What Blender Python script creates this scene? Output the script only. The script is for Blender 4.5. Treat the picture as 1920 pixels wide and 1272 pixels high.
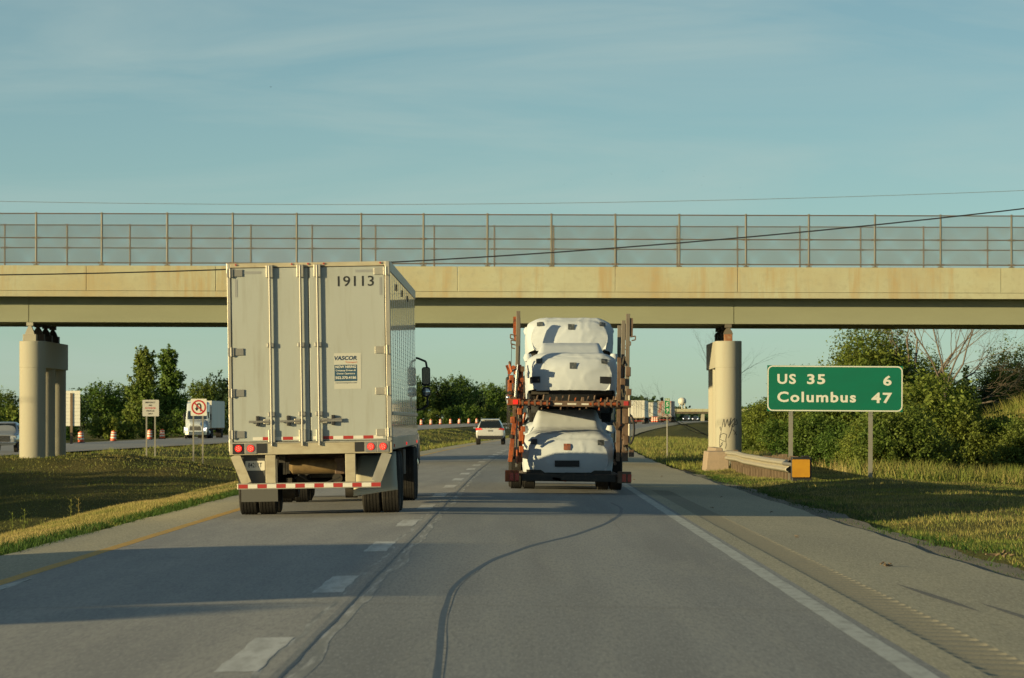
import bpy, math, random
import numpy as np
from mathutils import Vector, Matrix, noise

# ------------------------------------------------------------------ camera, sky, sun, exposure
scene = bpy.context.scene
for o in list(bpy.data.objects):
    bpy.data.objects.remove(o, do_unlink=True)
COL = scene.collection
R = math.radians
CAM_H = 1.5            # eye height in a following car
F_PX = 8250.0          # focal length in photo pixels (155 mm on a 36 mm sensor)
SUN_EL, SUN_AZ = 9.0, 58.0     # elevation; angle to the left of straight behind

cam_d = bpy.data.cameras.new('camera')
cam_d.sensor_width = 36.0
cam_d.lens = F_PX / 1920.0 * 36.0
cam_d.clip_start = 0.5
cam_d.clip_end = 12000
cam_d.dof.use_dof = True
cam_d.dof.focus_distance = 92.0
cam_d.dof.aperture_fstop = 9.0
cam = bpy.data.objects.new('camera', cam_d)
COL.objects.link(cam)
cam.location = (0, 0, CAM_H)
cam.rotation_euler = (R(90) + math.atan(154 / F_PX), 0, math.atan(25 / F_PX))
scene.camera = cam

w = bpy.data.worlds.new('World')
scene.world = w
w.use_nodes = True
nt = w.node_tree
nt.nodes.clear()
def wn(t, **k):
    n = nt.nodes.new(t)
    for a, b in k.items():
        setattr(n, a, b)
    return n
w_out = wn('ShaderNodeOutputWorld')
w_bg = wn('ShaderNodeBackground')
w_bg.inputs['Strength'].default_value = 0.085
sky = wn('ShaderNodeTexSky', sky_type='NISHITA', sun_disc=False)
sky.sun_elevation = R(SUN_EL)
sky.sun_rotation = R(180 + SUN_AZ)
sky.air_density = 0.45
sky.dust_density = 0.35
sky.ozone_density = 2.7
tint = wn('ShaderNodeMix', data_type='RGBA', blend_type='MULTIPLY')
tint.inputs['Factor'].default_value = 1.0
tint.inputs['B'].default_value = (1.62, 1.38, 0.85, 1)
nt.links.new(sky.outputs['Color'], tint.inputs['A'])
# thin high cloud, stretched along the horizon
tc = wn('ShaderNodeTexCoord')
mp = wn('ShaderNodeMapping')
mp.inputs['Scale'].default_value = (7.0, 7.0, 52.0)
mp.inputs['Rotation'].default_value = (0, R(1.2), 0)
nz = wn('ShaderNodeTexNoise')
nz.inputs['Scale'].default_value = 1.0
nz.inputs['Detail'].default_value = 6.0
nz.inputs['Roughness'].default_value = 0.55
nz.inputs['Distortion'].default_value = 0.6
rp = wn('ShaderNodeValToRGB')
rp.color_ramp.elements[0].position = 0.42
rp.color_ramp.elements[0].color = (0, 0, 0, 1)
rp.color_ramp.elements[1].position = 0.78
rp.color_ramp.elements[1].color = (0.55, 0.55, 0.55, 1)
cloud = wn('ShaderNodeMix', data_type='RGBA')
cloud.inputs['B'].default_value = (4.3, 5.2, 4.8, 1)
nt.links.new(tc.outputs['Generated'], mp.inputs['Vector'])
nt.links.new(mp.outputs['Vector'], nz.inputs['Vector'])
nt.links.new(nz.outputs['Fac'], rp.inputs['Fac'])
nt.links.new(rp.outputs['Color'], cloud.inputs['Factor'])
nt.links.new(tint.outputs['Result'], cloud.inputs['A'])
nt.links.new(cloud.outputs['Result'], w_bg.inputs['Color'])
nt.links.new(w_bg.outputs['Background'], w_out.inputs['Surface'])

sun_d = bpy.data.lights.new('sun', 'SUN')
sun_d.energy = 5.0
sun_d.angle = R(0.5)
sun_d.color = (1.0, 0.79, 0.39)
sun = bpy.data.objects.new('sun', sun_d)
COL.objects.link(sun)
_d = Vector((-math.sin(R(SUN_AZ)) * math.cos(R(SUN_EL)), -math.cos(R(SUN_AZ)) * math.cos(R(SUN_EL)), math.sin(R(SUN_EL))))
sun.rotation_euler = _d.to_track_quat('Z', 'Y').to_euler()

vs = scene.view_settings
vs.view_transform = 'Standard'
vs.look = 'None'
vs.exposure = 0.38
vs.gamma = 1.0
vs.use_curve_mapping = False
scene.cycles.max_bounces = 6
scene.cycles.transparent_max_bounces = 8
scene.cycles.use_denoising = True

# ------------------------------------------------------------------ helpers
def NODES(m):
    m.use_nodes = True
    t = m.node_tree
    return t, t.nodes['Principled BSDF']

def M(name, col, rough=0.6, metal=0.0, var=(), bump=None, spec=0.5, coat=0.0, space='Object', emit=None, sss=0, island=0.0, translucent=0.0):
    """Principled material; var = [(noise scale or xyz scale, second colour, lo, hi, factor)] mixes, bump = (scale, strength)."""
    m = bpy.data.materials.new(name)
    t, b = NODES(m)
    L = t.links
    b.inputs['Roughness'].default_value = rough
    b.inputs['Metallic'].default_value = metal
    b.inputs['Specular IOR Level'].default_value = spec
    b.inputs['Coat Weight'].default_value = coat
    b.inputs['Base Color'].default_value = (*col, 1)
    if emit:
        b.inputs['Emission Color'].default_value = (*emit[0], 1)
        b.inputs['Emission Strength'].default_value = emit[1]
    src = None
    if var or bump:
        if space == 'Position':
            g = t.nodes.new('ShaderNodeNewGeometry'); vec = g.outputs['Position']
        else:
            g = t.nodes.new('ShaderNodeTexCoord'); vec = g.outputs['Object']
        def noise_out(sc, detail=5.0, rg=0.6):
            mpn = t.nodes.new('ShaderNodeMapping')
            mpn.inputs['Scale'].default_value = (sc, sc, sc) if not isinstance(sc, tuple) else sc
            n = t.nodes.new('ShaderNodeTexNoise')
            n.inputs['Scale'].default_value = 1.0
            n.inputs['Detail'].default_value = detail
            n.inputs['Roughness'].default_value = rg
            L.new(vec, mpn.inputs['Vector']); L.new(mpn.outputs['Vector'], n.inputs['Vector'])
            return n.outputs['Fac']
        for sc, c2, lo, hi, fac in var:
            mr = t.nodes.new('ShaderNodeMapRange')
            mr.inputs['From Min'].default_value = lo
            mr.inputs['From Max'].default_value = hi
            mr.inputs['To Max'].default_value = fac
            L.new(noise_out(sc), mr.inputs['Value'])
            mx = t.nodes.new('ShaderNodeMix'); mx.data_type = 'RGBA'
            L.new(mr.outputs['Result'], mx.inputs['Factor'])
            if src is None:
                mx.inputs['A'].default_value = (*col, 1)
            else:
                L.new(src, mx.inputs['A'])
            mx.inputs['B'].default_value = (*c2, 1)
            src = mx.outputs['Result']
        if bump:
            bp = t.nodes.new('ShaderNodeBump')
            bp.inputs['Strength'].default_value = bump[1]
            bp.inputs['Distance'].default_value = bump[2] if len(bump) > 2 else 0.01
            L.new(noise_out(bump[0]), bp.inputs['Height'])
            L.new(bp.outputs['Normal'], b.inputs['Normal'])
    if island:
        g2 = t.nodes.new('ShaderNodeNewGeometry')
        mr = t.nodes.new('ShaderNodeMapRange')
        mr.inputs['To Min'].default_value = 1 - island
        mr.inputs['To Max'].default_value = 1 + island
        L.new(g2.outputs['Random Per Island'], mr.inputs['Value'])
        mx = t.nodes.new('ShaderNodeMix'); mx.data_type = 'RGBA'; mx.blend_type = 'MULTIPLY'
        mx.inputs['Factor'].default_value = 1
        if src is None:
            mx.inputs['A'].default_value = (*col, 1)
        else:
            L.new(src, mx.inputs['A'])
        L.new(mr.outputs['Result'], mx.inputs['B'])
        src = mx.outputs['Result']
    if src is not None:
        L.new(src, b.inputs['Base Color'])
    if translucent:
        tr = t.nodes.new('ShaderNodeBsdfTranslucent')
        if src is not None:
            L.new(src, tr.inputs['Color'])
        else:
            tr.inputs['Color'].default_value = (*col, 1)
        ms = t.nodes.new('ShaderNodeMixShader')
        ms.inputs['Fac'].default_value = translucent
        L.new(b.outputs['BSDF'], ms.inputs[1]); L.new(tr.outputs['BSDF'], ms.inputs[2])
        L.new(ms.outputs['Shader'], t.nodes['Material Output'].inputs['Surface'])
    return m

def link(name, data, parent=None, loc=None, rot=None, scale=None):
    o = bpy.data.objects.new(name, data)
    COL.objects.link(o)
    if parent is not None:
        o.parent = parent
    if loc is not None:
        o.location = loc
    if rot is not None:
        o.rotation_euler = rot
    if scale is not None:
        o.scale = scale
    return o

def tag(o, label=None, cat=None, group=None, kind=None):
    if label: o['label'] = label
    if cat: o['category'] = cat
    if group: o['group'] = group
    if kind: o['kind'] = kind
    return o

def thing(name, label, cat, loc=(0, 0, 0), rot=(0, 0, 0), group=None):
    return tag(link(name, None, None, loc, rot), label, cat, group)

def copy_tree(o, parent=None):
    c = o.copy()
    COL.objects.link(c)
    c.parent = parent
    for ch in list(o.children):
        copy_tree(ch, c)
    return c

def np_mesh(name, verts, faces, mat, smooth=False):
    """verts (n,3) array, faces (m,k) array of equal-sized polygons."""
    me = bpy.data.meshes.new(name)
    verts = np.asarray(verts, dtype=np.float32); faces = np.asarray(faces, dtype=np.int32)
    m, k = faces.shape
    me.vertices.add(len(verts)); me.vertices.foreach_set('co', verts.ravel())
    me.loops.add(m * k); me.loops.foreach_set('vertex_index', faces.ravel())
    me.polygons.add(m)
    me.polygons.foreach_set('loop_start', np.arange(0, m * k, k, dtype=np.int32))
    me.polygons.foreach_set('loop_total', np.full(m, k, dtype=np.int32))
    if smooth:
        me.polygons.foreach_set('use_smooth', np.ones(m, dtype=bool))
    me.update(calc_edges=True)
    me.materials.append(mat)
    return me

class MB:
    def __init__(s):
        s.v = []; s.f = []
    def add(s, vs, fs):
        n = len(s.v)
        s.v += [tuple(p) for p in vs]
        s.f += [tuple(i + n for i in f) for f in fs]
        return s
    def box(s, x0, x1, y0, y1, z0, z1):
        v = [(x0, y0, z0), (x1, y0, z0), (x1, y1, z0), (x0, y1, z0), (x0, y0, z1), (x1, y0, z1), (x1, y1, z1), (x0, y1, z1)]
        return s.add(v, [(0, 3, 2, 1), (4, 5, 6, 7), (0, 1, 5, 4), (1, 2, 6, 5), (2, 3, 7, 6), (3, 0, 4, 7)])
    def cyl(s, p0, p1, r0, r1=None, n=10):
        r1 = r0 if r1 is None else r1
        p0 = Vector(p0); p1 = Vector(p1)
        d = (p1 - p0).normalized()
        a = d.orthogonal().normalized(); b = d.cross(a)
        vs = []
        for p, r in ((p0, r0), (p1, r1)):
            for i in range(n):
                t = 2 * math.pi * i / n
                vs.append(p + a * (r * math.cos(t)) + b * (r * math.sin(t)))
        fs = [(i, (i + 1) % n, n + (i + 1) % n, n + i) for i in range(n)]
        fs += [tuple(range(n))[::-1], tuple(range(n, 2 * n))]
        return s.add(vs, fs)
    def path(s, pts, r, n=6):
        for a, b in zip(pts[:-1], pts[1:]):
            s.cyl(a, b, r, r, n)
        return s
    def beam(s, p0, p1, wd, ht, up=(0, 0, 1)):
        p0 = Vector(p0); p1 = Vector(p1)
        d = (p1 - p0).normalized()
        u = Vector(up)
        if abs(d.dot(u)) > 0.95:
            u = Vector((0, 1, 0))
        a = d.cross(u).normalized() * (wd / 2)
        b = a.cross(d).normalized() * (ht / 2)
        vs = [p + q for p in (p0, p1) for q in (-a - b, a - b, a + b, -a + b)]
        return s.add(vs, [(0, 1, 2, 3), (7, 6, 5, 4), (0, 4, 5, 1), (1, 5, 6, 2), (2, 6, 7, 3), (3, 7, 4, 0)])
    def prism(s, poly, axis, a, b):
        """poly in the two other axes (in xyz order), extruded along axis from a to b."""
        n = len(poly)
        def p(q, t):
            return (t, q[0], q[1]) if axis == 'x' else ((q[0], t, q[1]) if axis == 'y' else (q[0], q[1], t))
        vs = [p(q, a) for q in poly] + [p(q, b) for q in poly]
        fs = [tuple(range(n)), tuple(range(2 * n - 1, n - 1, -1))]
        fs += [(i, i + n, (i + 1) % n + n, (i + 1) % n) for i in range(n)]
        return s.add(vs, fs)
    def loft(s, rings, cap=True, closed=True):
        n = len(rings[0]); base = len(s.v)
        vs = [p for r in rings for p in r]
        fs = []
        for k in range(len(rings) - 1):
            for i in range(n if closed else n - 1):
                j = (i + 1) % n
                fs.append((k * n + i, k * n + j, (k + 1) * n + j, (k + 1) * n + i))
        if cap:
            fs.append(tuple(range(n))[::-1])
            fs.append(tuple(range((len(rings) - 1) * n, len(rings) * n)))
        return s.add(vs, fs)
    def lathe_x(s, prof, n=28):
        """prof [(x, r)] revolved about the x axis through the origin."""
        rings = []
        for i in range(n):
            t = 2 * math.pi * i / n
            rings.append([(x, r * math.cos(t), r * math.sin(t)) for x, r in prof])
        m = len(prof)
        vs = [p for r in rings for p in r]
        fs = []
        for k in range(n):
            for i in range(m - 1):
                fs.append((k * m + i, k * m + i + 1, ((k + 1) % n) * m + i + 1, ((k + 1) % n) * m + i))
        return s.add(vs, fs)
    def lathe_z(s, prof, n=24, c=(0, 0)):
        m = len(prof); vs = []; fs = []
        for k in range(n):
            t = 2 * math.pi * k / n
            vs += [(c[0] + r * math.cos(t), c[1] + r * math.sin(t), z) for r, z in prof]
        for k in range(n):
            for i in range(m - 1):
                fs.append((k * m + i, ((k + 1) % n) * m + i, ((k + 1) % n) * m + i + 1, k * m + i + 1))
        return s.add(vs, fs)
    def mesh(s, name, mat, smooth=False, angle=40):
        me = bpy.data.meshes.new(name)
        me.from_pydata(s.v, [], s.f)
        if mat is not None:
            me.materials.append(mat)
        if smooth:
            me.polygons.foreach_set('use_smooth', [True] * len(me.polygons))
            me.set_sharp_from_angle(angle=R(angle))
        me.update()
        return me
    def build(s, name, mat, parent=None, smooth=False, loc=None, rot=None, bevel=0, sub=0, angle=40):
        o = link(name, s.mesh(name, mat, smooth or bool(sub), 180 if sub else angle), parent, loc, rot)
        if bevel:
            b = o.modifiers.new('bevel', 'BEVEL'); b.width = bevel; b.segments = 2; b.limit_method = 'ANGLE'
        if sub:
            b = o.modifiers.new('sub', 'SUBSURF'); b.levels = sub; b.render_levels = sub
        return o

def text_part(body, mat, parent, name, centre, height=None, width=None, bold=0.0, rot=(R(90), 0, 0), left=None, spacing=1.0, thick=0.003, shear=0.0):
    """Lettering as a thin solid mesh: centre = (x, y, z) of the word; height = cap height; width fits the word."""
    cu = bpy.data.curves.new(name, 'FONT')
    cu.body = body; cu.size = 1.0; cu.offset = bold; cu.extrude = 0.001
    cu.space_character = spacing; cu.shear = shear; cu.resolution_u = 3
    tmp = bpy.data.objects.new('tmp_text', cu)
    COL.objects.link(tmp)
    dg = bpy.context.evaluated_depsgraph_get()
    me = bpy.data.meshes.new_from_object(tmp.evaluated_get(dg))
    bpy.data.objects.remove(tmp, do_unlink=True)
    bpy.data.curves.remove(cu)
    co = np.empty(len(me.vertices) * 3, dtype=np.float32)
    me.vertices.foreach_get('co', co)
    co = co.reshape(-1, 3)
    lo = co.min(0); hi = co.max(0)
    sy = height / (hi[1] - lo[1]) if height else None
    sx = width / (hi[0] - lo[0]) if width else None
    sy = sy or sx; sx = sx or sy
    ox = lo[0] if left else (lo[0] + hi[0]) / 2
    co = (co - np.array([ox, (lo[1] + hi[1]) / 2, 0])) * np.array([sx, sy, thick / 0.002])
    me.vertices.foreach_set('co', co.astype(np.float32).ravel())
    me.materials.clear(); me.materials.append(mat); me.name = name
    me.update()
    return link(name, me, parent, centre, rot)

def rounded_rect(w_, h_, r, n=6):
    pts = []
    for cx, cy, a0 in ((w_ / 2 - r, h_ / 2 - r, 0), (-w_ / 2 + r, h_ / 2 - r, 90), (-w_ / 2 + r, -h_ / 2 + r, 180), (w_ / 2 - r, -h_ / 2 + r, 270)):
        for i in range(n + 1):
            t = R(a0 + 90 * i / n)
            pts.append((cx + r * math.cos(t), cy + r * math.sin(t)))
    return pts

def ring_frame(mb, outer, inner, y0, y1):
    """frame between two outlines of equal length in the xz plane."""
    n = len(outer)
    vs = [(p[0], y0, p[1]) for p in outer] + [(p[0], y0, p[1]) for p in inner] + [(p[0], y1, p[1]) for p in outer] + [(p[0], y1, p[1]) for p in inner]
    fs = []
    for i in range(n):
        j = (i + 1) % n
        fs += [(i, n + i, n + j, j), (2 * n + i, 2 * n + j, 3 * n + j, 3 * n + i), (i, j, 2 * n + j, 2 * n + i), (n + i, 3 * n + i, 3 * n + j, n + j)]
    return mb.add(vs, fs)

# ------------------------------------------------------------------ materials
ROAD_L = M('left_lane_concrete', (0.361, 0.360, 0.349), 0.85, space='Position', spec=0.25,
           var=[((0.9, 0.06, 1), (0.271, 0.273, 0.276), 0.38, 0.66, 0.85), ((2.2, 0.12, 1), (0.410, 0.402, 0.382), 0.45, 0.65, 0.65), ((5, 0.35, 1), (0.283, 0.285, 0.289), 0.5, 0.7, 0.6), ((34, 2.2, 1), (0.229, 0.230, 0.236), 0.45, 0.65, 0.65), ((60, 4, 1), (0.482, 0.483, 0.473), 0.52, 0.70, 0.65)], bump=(45.0, 0.5, 0.006))
ROAD_R = M('right_lane_concrete', (0.311, 0.320, 0.321), 0.85, space='Position', spec=0.25,
           var=[((1.1, 0.03, 1), (0.243, 0.247, 0.249), 0.4, 0.62, 0.9), ((2.6, 0.12, 1), (0.347, 0.347, 0.327), 0.48, 0.68, 0.6), ((3.5, 0.5, 1), (0.146, 0.167, 0.185), 0.66, 0.76, 0.6), ((34, 2.2, 1), (0.195, 0.206, 0.214), 0.45, 0.65, 0.65), ((60, 4, 1), (0.426, 0.439, 0.442), 0.52, 0.70, 0.65)], bump=(45.0, 0.5, 0.006))
SHOULDER = M('shoulder_asphalt', (0.444, 0.414, 0.308), 0.9, space='Position', spec=0.2,
             var=[((0.8, 0.08, 1), (0.352, 0.331, 0.259), 0.4, 0.66, 0.85), ((4, 0.4, 1), (0.335, 0.315, 0.246), 0.5, 0.7, 0.6), ((30, 2.2, 1), (0.250, 0.240, 0.190), 0.45, 0.65, 0.65), ((60, 4, 1), (0.619, 0.589, 0.448), 0.50, 0.68, 0.75)], bump=(40.0, 0.6, 0.008))
RUMBLE = M('rumble_asphalt', (0.322, 0.302, 0.236), 0.92, space='Position', spec=0.2, var=[(26.0, (0.206, 0.199, 0.165), 0.45, 0.75, 0.7), (70.0, (0.465, 0.446, 0.352), 0.6, 0.8, 0.5)], bump=(40.0, 0.6, 0.008))
def lane_blend(name, base, cols):
    return M(name, base, 0.85, space='Position', spec=0.25, var=cols)
JOINT = lane_blend('worn_lane_joint', (0.32, 0.325, 0.315), [((9, 0.30, 1), (0.20, 0.215, 0.225), 0.42, 0.62, 0.7), ((14, 0.5, 1), (0.52, 0.53, 0.53), 0.48, 0.62, 0.85), ((30, 3, 1), (0.24, 0.245, 0.25), 0.5, 0.7, 0.5)])
TAR = M('tar_sealant', (0.05, 0.06, 0.072), 0.5, space='Position', var=[((14, 3, 1), (0.10, 0.11, 0.12), 0.45, 0.7, 0.7)])
CRACKLINE = M('hairline_crack', (0.24, 0.24, 0.23), 0.9)
SPALL = M('spalled_concrete', (0.34, 0.335, 0.32), 0.9, space='Position', var=[((10, 3, 1), (0.15, 0.15, 0.15), 0.42, 0.6, 0.85)])
PAINT_W = M('worn_white_paint', (0.514, 0.536, 0.510), 0.7, space='Position', var=[((9, 2.0, 1), (0.278, 0.279, 0.260), 0.45, 0.72, 0.85), (30.0, (0.308, 0.311, 0.293), 0.5, 0.75, 0.6)])
PAINT_D = M('white_lane_dash_paint', (0.60, 0.61, 0.60), 0.7, space='Position', var=[((7, 0.8, 1), (0.36, 0.36, 0.34), 0.44, 0.66, 0.8), ((30, 3, 1), (0.38, 0.38, 0.37), 0.5, 0.72, 0.6)])
PAINT_Y = M('worn_yellow_paint', (0.569, 0.342, 0.061), 0.7, space='Position', var=[((9, 1.5, 1), (0.351, 0.262, 0.094), 0.45, 0.72, 0.7)])
STREAK = M('dark_streak', (0.13, 0.128, 0.12), 0.85, space='Position', var=[((20, 6, 1), (0.24, 0.23, 0.20), 0.5, 0.65, 0.9)])
GROUND = M('grass_ground', (0.114, 0.118, 0.037), 0.95, space='Position', spec=0.1,
           var=[((0.25, 0.09, 1), (0.188, 0.156, 0.060), 0.45, 0.65, 0.8), ((0.9, 0.4, 1), (0.062, 0.078, 0.024), 0.5, 0.7, 0.7), (9.0, (0.050, 0.054, 0.022), 0.45, 0.75, 0.8), (3.0, (0.250, 0.204, 0.096), 0.62, 0.8, 0.6)], bump=(9.0, 1.0, 0.12))
GRAVEL = M('gravel_verge', (0.22, 0.20, 0.165), 0.95, space='Position', var=[(18.0, (0.10, 0.09, 0.07), 0.45, 0.65, 0.9), (45.0, (0.34, 0.32, 0.28), 0.55, 0.75, 0.8)], bump=(30.0, 0.9, 0.03))
GRASS = M('grass_blades', (0.190, 0.235, 0.055), 0.7, space='Position', spec=0.15, island=0.35, translucent=0.3,
          var=[((0.5, 0.25, 1), (0.324, 0.260, 0.098), 0.42, 0.62, 0.85), ((1.6, 0.8, 1), (0.101, 0.150, 0.033), 0.52, 0.68, 0.8)])
GRASS_DRY = M('dry_grass_blades', (0.474, 0.377, 0.161), 0.75, space='Position', spec=0.15, island=0.35, translucent=0.3, var=[((0.6, 0.3, 1), (0.264, 0.264, 0.085), 0.45, 0.65, 0.8)])
WEED = M('weed_blades', (0.055, 0.11, 0.022), 0.6, island=0.4, translucent=0.3, spec=0.2)
def leafmat(n, c, c2, space='Position'):
    return M(n, c, 0.55, space=space, spec=0.25, island=0.42, translucent=0.42, var=[(0.55, c2, 0.42, 0.62, 0.85)])
LEAF = [leafmat('leaves_mid_green', (0.095, 0.175, 0.034), (0.140, 0.205, 0.040)), leafmat('leaves_dark_green', (0.055, 0.105, 0.030), (0.080, 0.130, 0.034)),
        leafmat('leaves_olive', (0.170, 0.215, 0.044), (0.110, 0.180, 0.036)), leafmat('leaves_yellow_green', (0.195, 0.240, 0.046), (0.125, 0.200, 0.038)), leafmat('leaves_blue_green', (0.060, 0.105, 0.044), (0.044, 0.080, 0.036))]
BARK = M('bark', (0.17, 0.135, 0.10), 0.9, var=[((6, 6, 1.5), (0.09, 0.07, 0.05), 0.4, 0.65, 0.8)], bump=((14, 14, 3), 0.6, 0.02))
BARK_PALE = M('pale_dead_bark', (0.16, 0.135, 0.11), 0.9, var=[((6, 6, 1.5), (0.15, 0.115, 0.09), 0.4, 0.65, 0.8)])
CONC = M('bridge_concrete', (0.437, 0.450, 0.326), 0.85, space='Position', spec=0.25,
         var=[((0.485, 0.515, 0.180), (0.388, 0.360, 0.250), 0.42, 0.64, 0.8), ((2.2, 1, 0.22), (0.398, 0.288, 0.145), 0.50, 0.66, 0.75), ((0.30, 1, 0.5), (0.407, 0.350, 0.210), 0.46, 0.64, 0.65), (6.0, (0.349, 0.340, 0.250), 0.5, 0.75, 0.7), (16.0, (0.194, 0.185, 0.140), 0.70, 0.8, 0.6)], bump=(12.0, 0.3, 0.02))
PIERC = M('pier_concrete', (0.376, 0.370, 0.307), 0.85, space='Position', spec=0.25,
          var=[((1.2, 1.2, 0.25), (0.40, 0.37, 0.30), 0.42, 0.64, 0.8), ((3.5, 3.5, 0.3), (0.36, 0.32, 0.25), 0.55, 0.72, 0.5), (9.0, (0.38, 0.35, 0.29), 0.5, 0.75, 0.6)], bump=(10.0, 0.25, 0.02))
GIRDER = M('girder_paint', (0.262, 0.279, 0.193), 0.6, space='Position', var=[((0.3, 1, 0.8), (0.235, 0.249, 0.171), 0.4, 0.65, 0.8), ((1.3, 1, 3.0), (0.157, 0.097, 0.053), 0.72, 0.78, 0.7)])
UNDER = M('dark_girder_paint', (0.10, 0.085, 0.065), 0.8)
RUST = M('rusty_bearing', (0.26, 0.105, 0.05), 0.85, space='Position', var=[(7.0, (0.33, 0.22, 0.13), 0.45, 0.65, 0.8)])
DARKSTEEL = M('dark_bearing', (0.06, 0.05, 0.045), 0.7)
GALV = M('galvanised_steel', (0.29, 0.285, 0.25), 0.55, 0.35, space='Position', var=[(5.0, (0.27, 0.25, 0.20), 0.45, 0.65, 0.7)])
POSTS = M('weathered_fence_post', (0.15, 0.145, 0.125), 0.55, 0.3, space='Position', var=[(5.0, (0.15, 0.135, 0.11), 0.45, 0.65, 0.7)])
GALV_BROWN = M('weathered_fence_pipe', (0.16, 0.14, 0.11), 0.6, 0.3, space='Position', var=[(3.0, (0.25, 0.15, 0.09), 0.5, 0.7, 0.6)])
MESHWIRE = M('chain_link_wire', (0.30, 0.31, 0.30), 0.5, 0.4)
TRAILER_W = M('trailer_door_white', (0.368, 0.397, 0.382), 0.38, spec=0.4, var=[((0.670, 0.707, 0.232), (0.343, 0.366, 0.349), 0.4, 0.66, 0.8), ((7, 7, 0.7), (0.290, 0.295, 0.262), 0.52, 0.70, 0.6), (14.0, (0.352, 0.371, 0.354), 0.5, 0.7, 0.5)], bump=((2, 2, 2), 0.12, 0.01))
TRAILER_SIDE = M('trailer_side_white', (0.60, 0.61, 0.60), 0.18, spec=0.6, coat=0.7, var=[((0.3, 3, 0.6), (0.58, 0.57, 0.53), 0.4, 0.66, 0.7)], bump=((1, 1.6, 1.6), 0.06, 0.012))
PLAIN_W = M('white_box_paint', (0.62, 0.61, 0.56), 0.45, var=[((0.7, 0.7, 0.3), (0.55, 0.54, 0.48), 0.4, 0.66, 0.8)])
ALU = M('weathered_aluminium', (0.50, 0.475, 0.40), 0.42, 0.55, var=[((3, 3, 1), (0.36, 0.33, 0.27), 0.42, 0.66, 0.8), (11.0, (0.28, 0.24, 0.18), 0.6, 0.75, 0.6)])
SILL = M('dirty_sill_paint', (0.46, 0.42, 0.31), 0.5, 0.1, var=[((2, 2, 5), (0.34, 0.29, 0.20), 0.42, 0.66, 0.8), ((9, 9, 1), (0.22, 0.17, 0.11), 0.62, 0.74, 0.6)])
CHROME = M('chrome', (0.75, 0.75, 0.73), 0.12, 1.0)
STEEL = M('grey_steel', (0.30, 0.29, 0.265), 0.45, 0.6)
BLACK = M('black_plastic', (0.022, 0.022, 0.024), 0.5)
DARK = M('dark_chassis', (0.035, 0.032, 0.028), 0.7, var=[(6.0, (0.075, 0.06, 0.042), 0.5, 0.7, 0.8)])
TYRE = M('tyre_rubber', (0.028, 0.027, 0.026), 0.85, spec=0.2, var=[(7.0, (0.06, 0.054, 0.045), 0.5, 0.72, 0.7)])
GLASS = M('dark_vehicle_glass', (0.012, 0.016, 0.018), 0.06, spec=0.8, coat=0.4)
RED_LIT = M('lit_red_lens', (0.55, 0.02, 0.015), 0.3, emit=((1.0, 0.02, 0.010), 0.6))
LED_DOT = M('lit_led', (0.9, 0.25, 0.2), 0.3, emit=((1.0, 0.16, 0.10), 1.5))
RED_LENS = M('red_lens', (0.42, 0.025, 0.02), 0.18, coat=0.5)
LAMP_WHITE = M('lit_headlamp', (0.9, 0.9, 0.85), 0.2, emit=((1.0, 0.97, 0.9), 1.6))
CLEAR_LENS = M('clear_lamp_lens', (0.55, 0.57, 0.58), 0.12, coat=0.6)
TAPE_RED = M('red_reflective_tape', (0.36, 0.030, 0.026), 0.45, var=[((9, 9, 9), (0.26, 0.05, 0.04), 0.5, 0.7, 0.6)])
TAPE_W = M('white_reflective_tape', (0.66, 0.64, 0.58), 0.45, var=[((9, 9, 9), (0.50, 0.47, 0.40), 0.5, 0.7, 0.6)])
TAPE_G = M('grey_reflective_tape', (0.34, 0.345, 0.335), 0.35, 0.3)
DECAL_W = M('white_decal', (0.66, 0.64, 0.56), 0.45)
DECAL_CREAM = M('cream_decal', (0.47, 0.475, 0.43), 0.45)
DECAL_BLUE = M('blue_decal', (0.025, 0.075, 0.13), 0.45)
DECAL_NAVY = M('navy_lettering', (0.022, 0.05, 0.10), 0.5)
DECAL_RED = M('orange_red_lettering', (0.55, 0.16, 0.07), 0.5)
INK = M('black_lettering', (0.02, 0.022, 0.025), 0.5)
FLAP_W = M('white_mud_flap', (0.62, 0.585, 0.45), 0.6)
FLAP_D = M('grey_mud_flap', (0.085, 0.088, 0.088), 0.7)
TANK = M('brown_air_tank', (0.20, 0.135, 0.06), 0.55, var=[(8.0, (0.10, 0.07, 0.035), 0.45, 0.65, 0.8)])
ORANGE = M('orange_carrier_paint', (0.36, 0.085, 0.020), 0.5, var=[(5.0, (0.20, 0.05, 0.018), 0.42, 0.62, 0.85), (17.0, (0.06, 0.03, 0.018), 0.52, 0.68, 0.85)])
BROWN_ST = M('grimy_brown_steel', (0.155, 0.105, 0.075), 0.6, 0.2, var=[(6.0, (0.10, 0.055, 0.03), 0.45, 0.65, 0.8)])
POST_ST = M('grey_brown_post', (0.21, 0.185, 0.15), 0.55, 0.3, var=[((6, 6, 2), (0.14, 0.10, 0.07), 0.45, 0.68, 0.8)])
CLOTH = M('white_car_cover', (0.58, 0.635, 0.70), 0.7, spec=0.3, translucent=0.08, var=[((3, 3, 3), (0.55, 0.60, 0.66), 0.4, 0.66, 0.7)], bump=((4, 1.6, 6), 0.10, 0.03))
CLOTH_WIN = M('cover_window_film', (0.075, 0.085, 0.09), 0.25, var=[(11.0, (0.30, 0.30, 0.29), 0.55, 0.7, 0.8)])
CLOTH_TAG = M('rust_red_tag', (0.23, 0.075, 0.04), 0.6, var=[((14, 14, 14), (0.10, 0.06, 0.05), 0.5, 0.62, 0.8)])
SUV_W = M('white_car_paint', (0.50, 0.51, 0.51), 0.22, coat=0.8)
CAR_DK = M('black_car_paint', (0.03, 0.033, 0.038), 0.25, coat=0.8)
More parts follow.
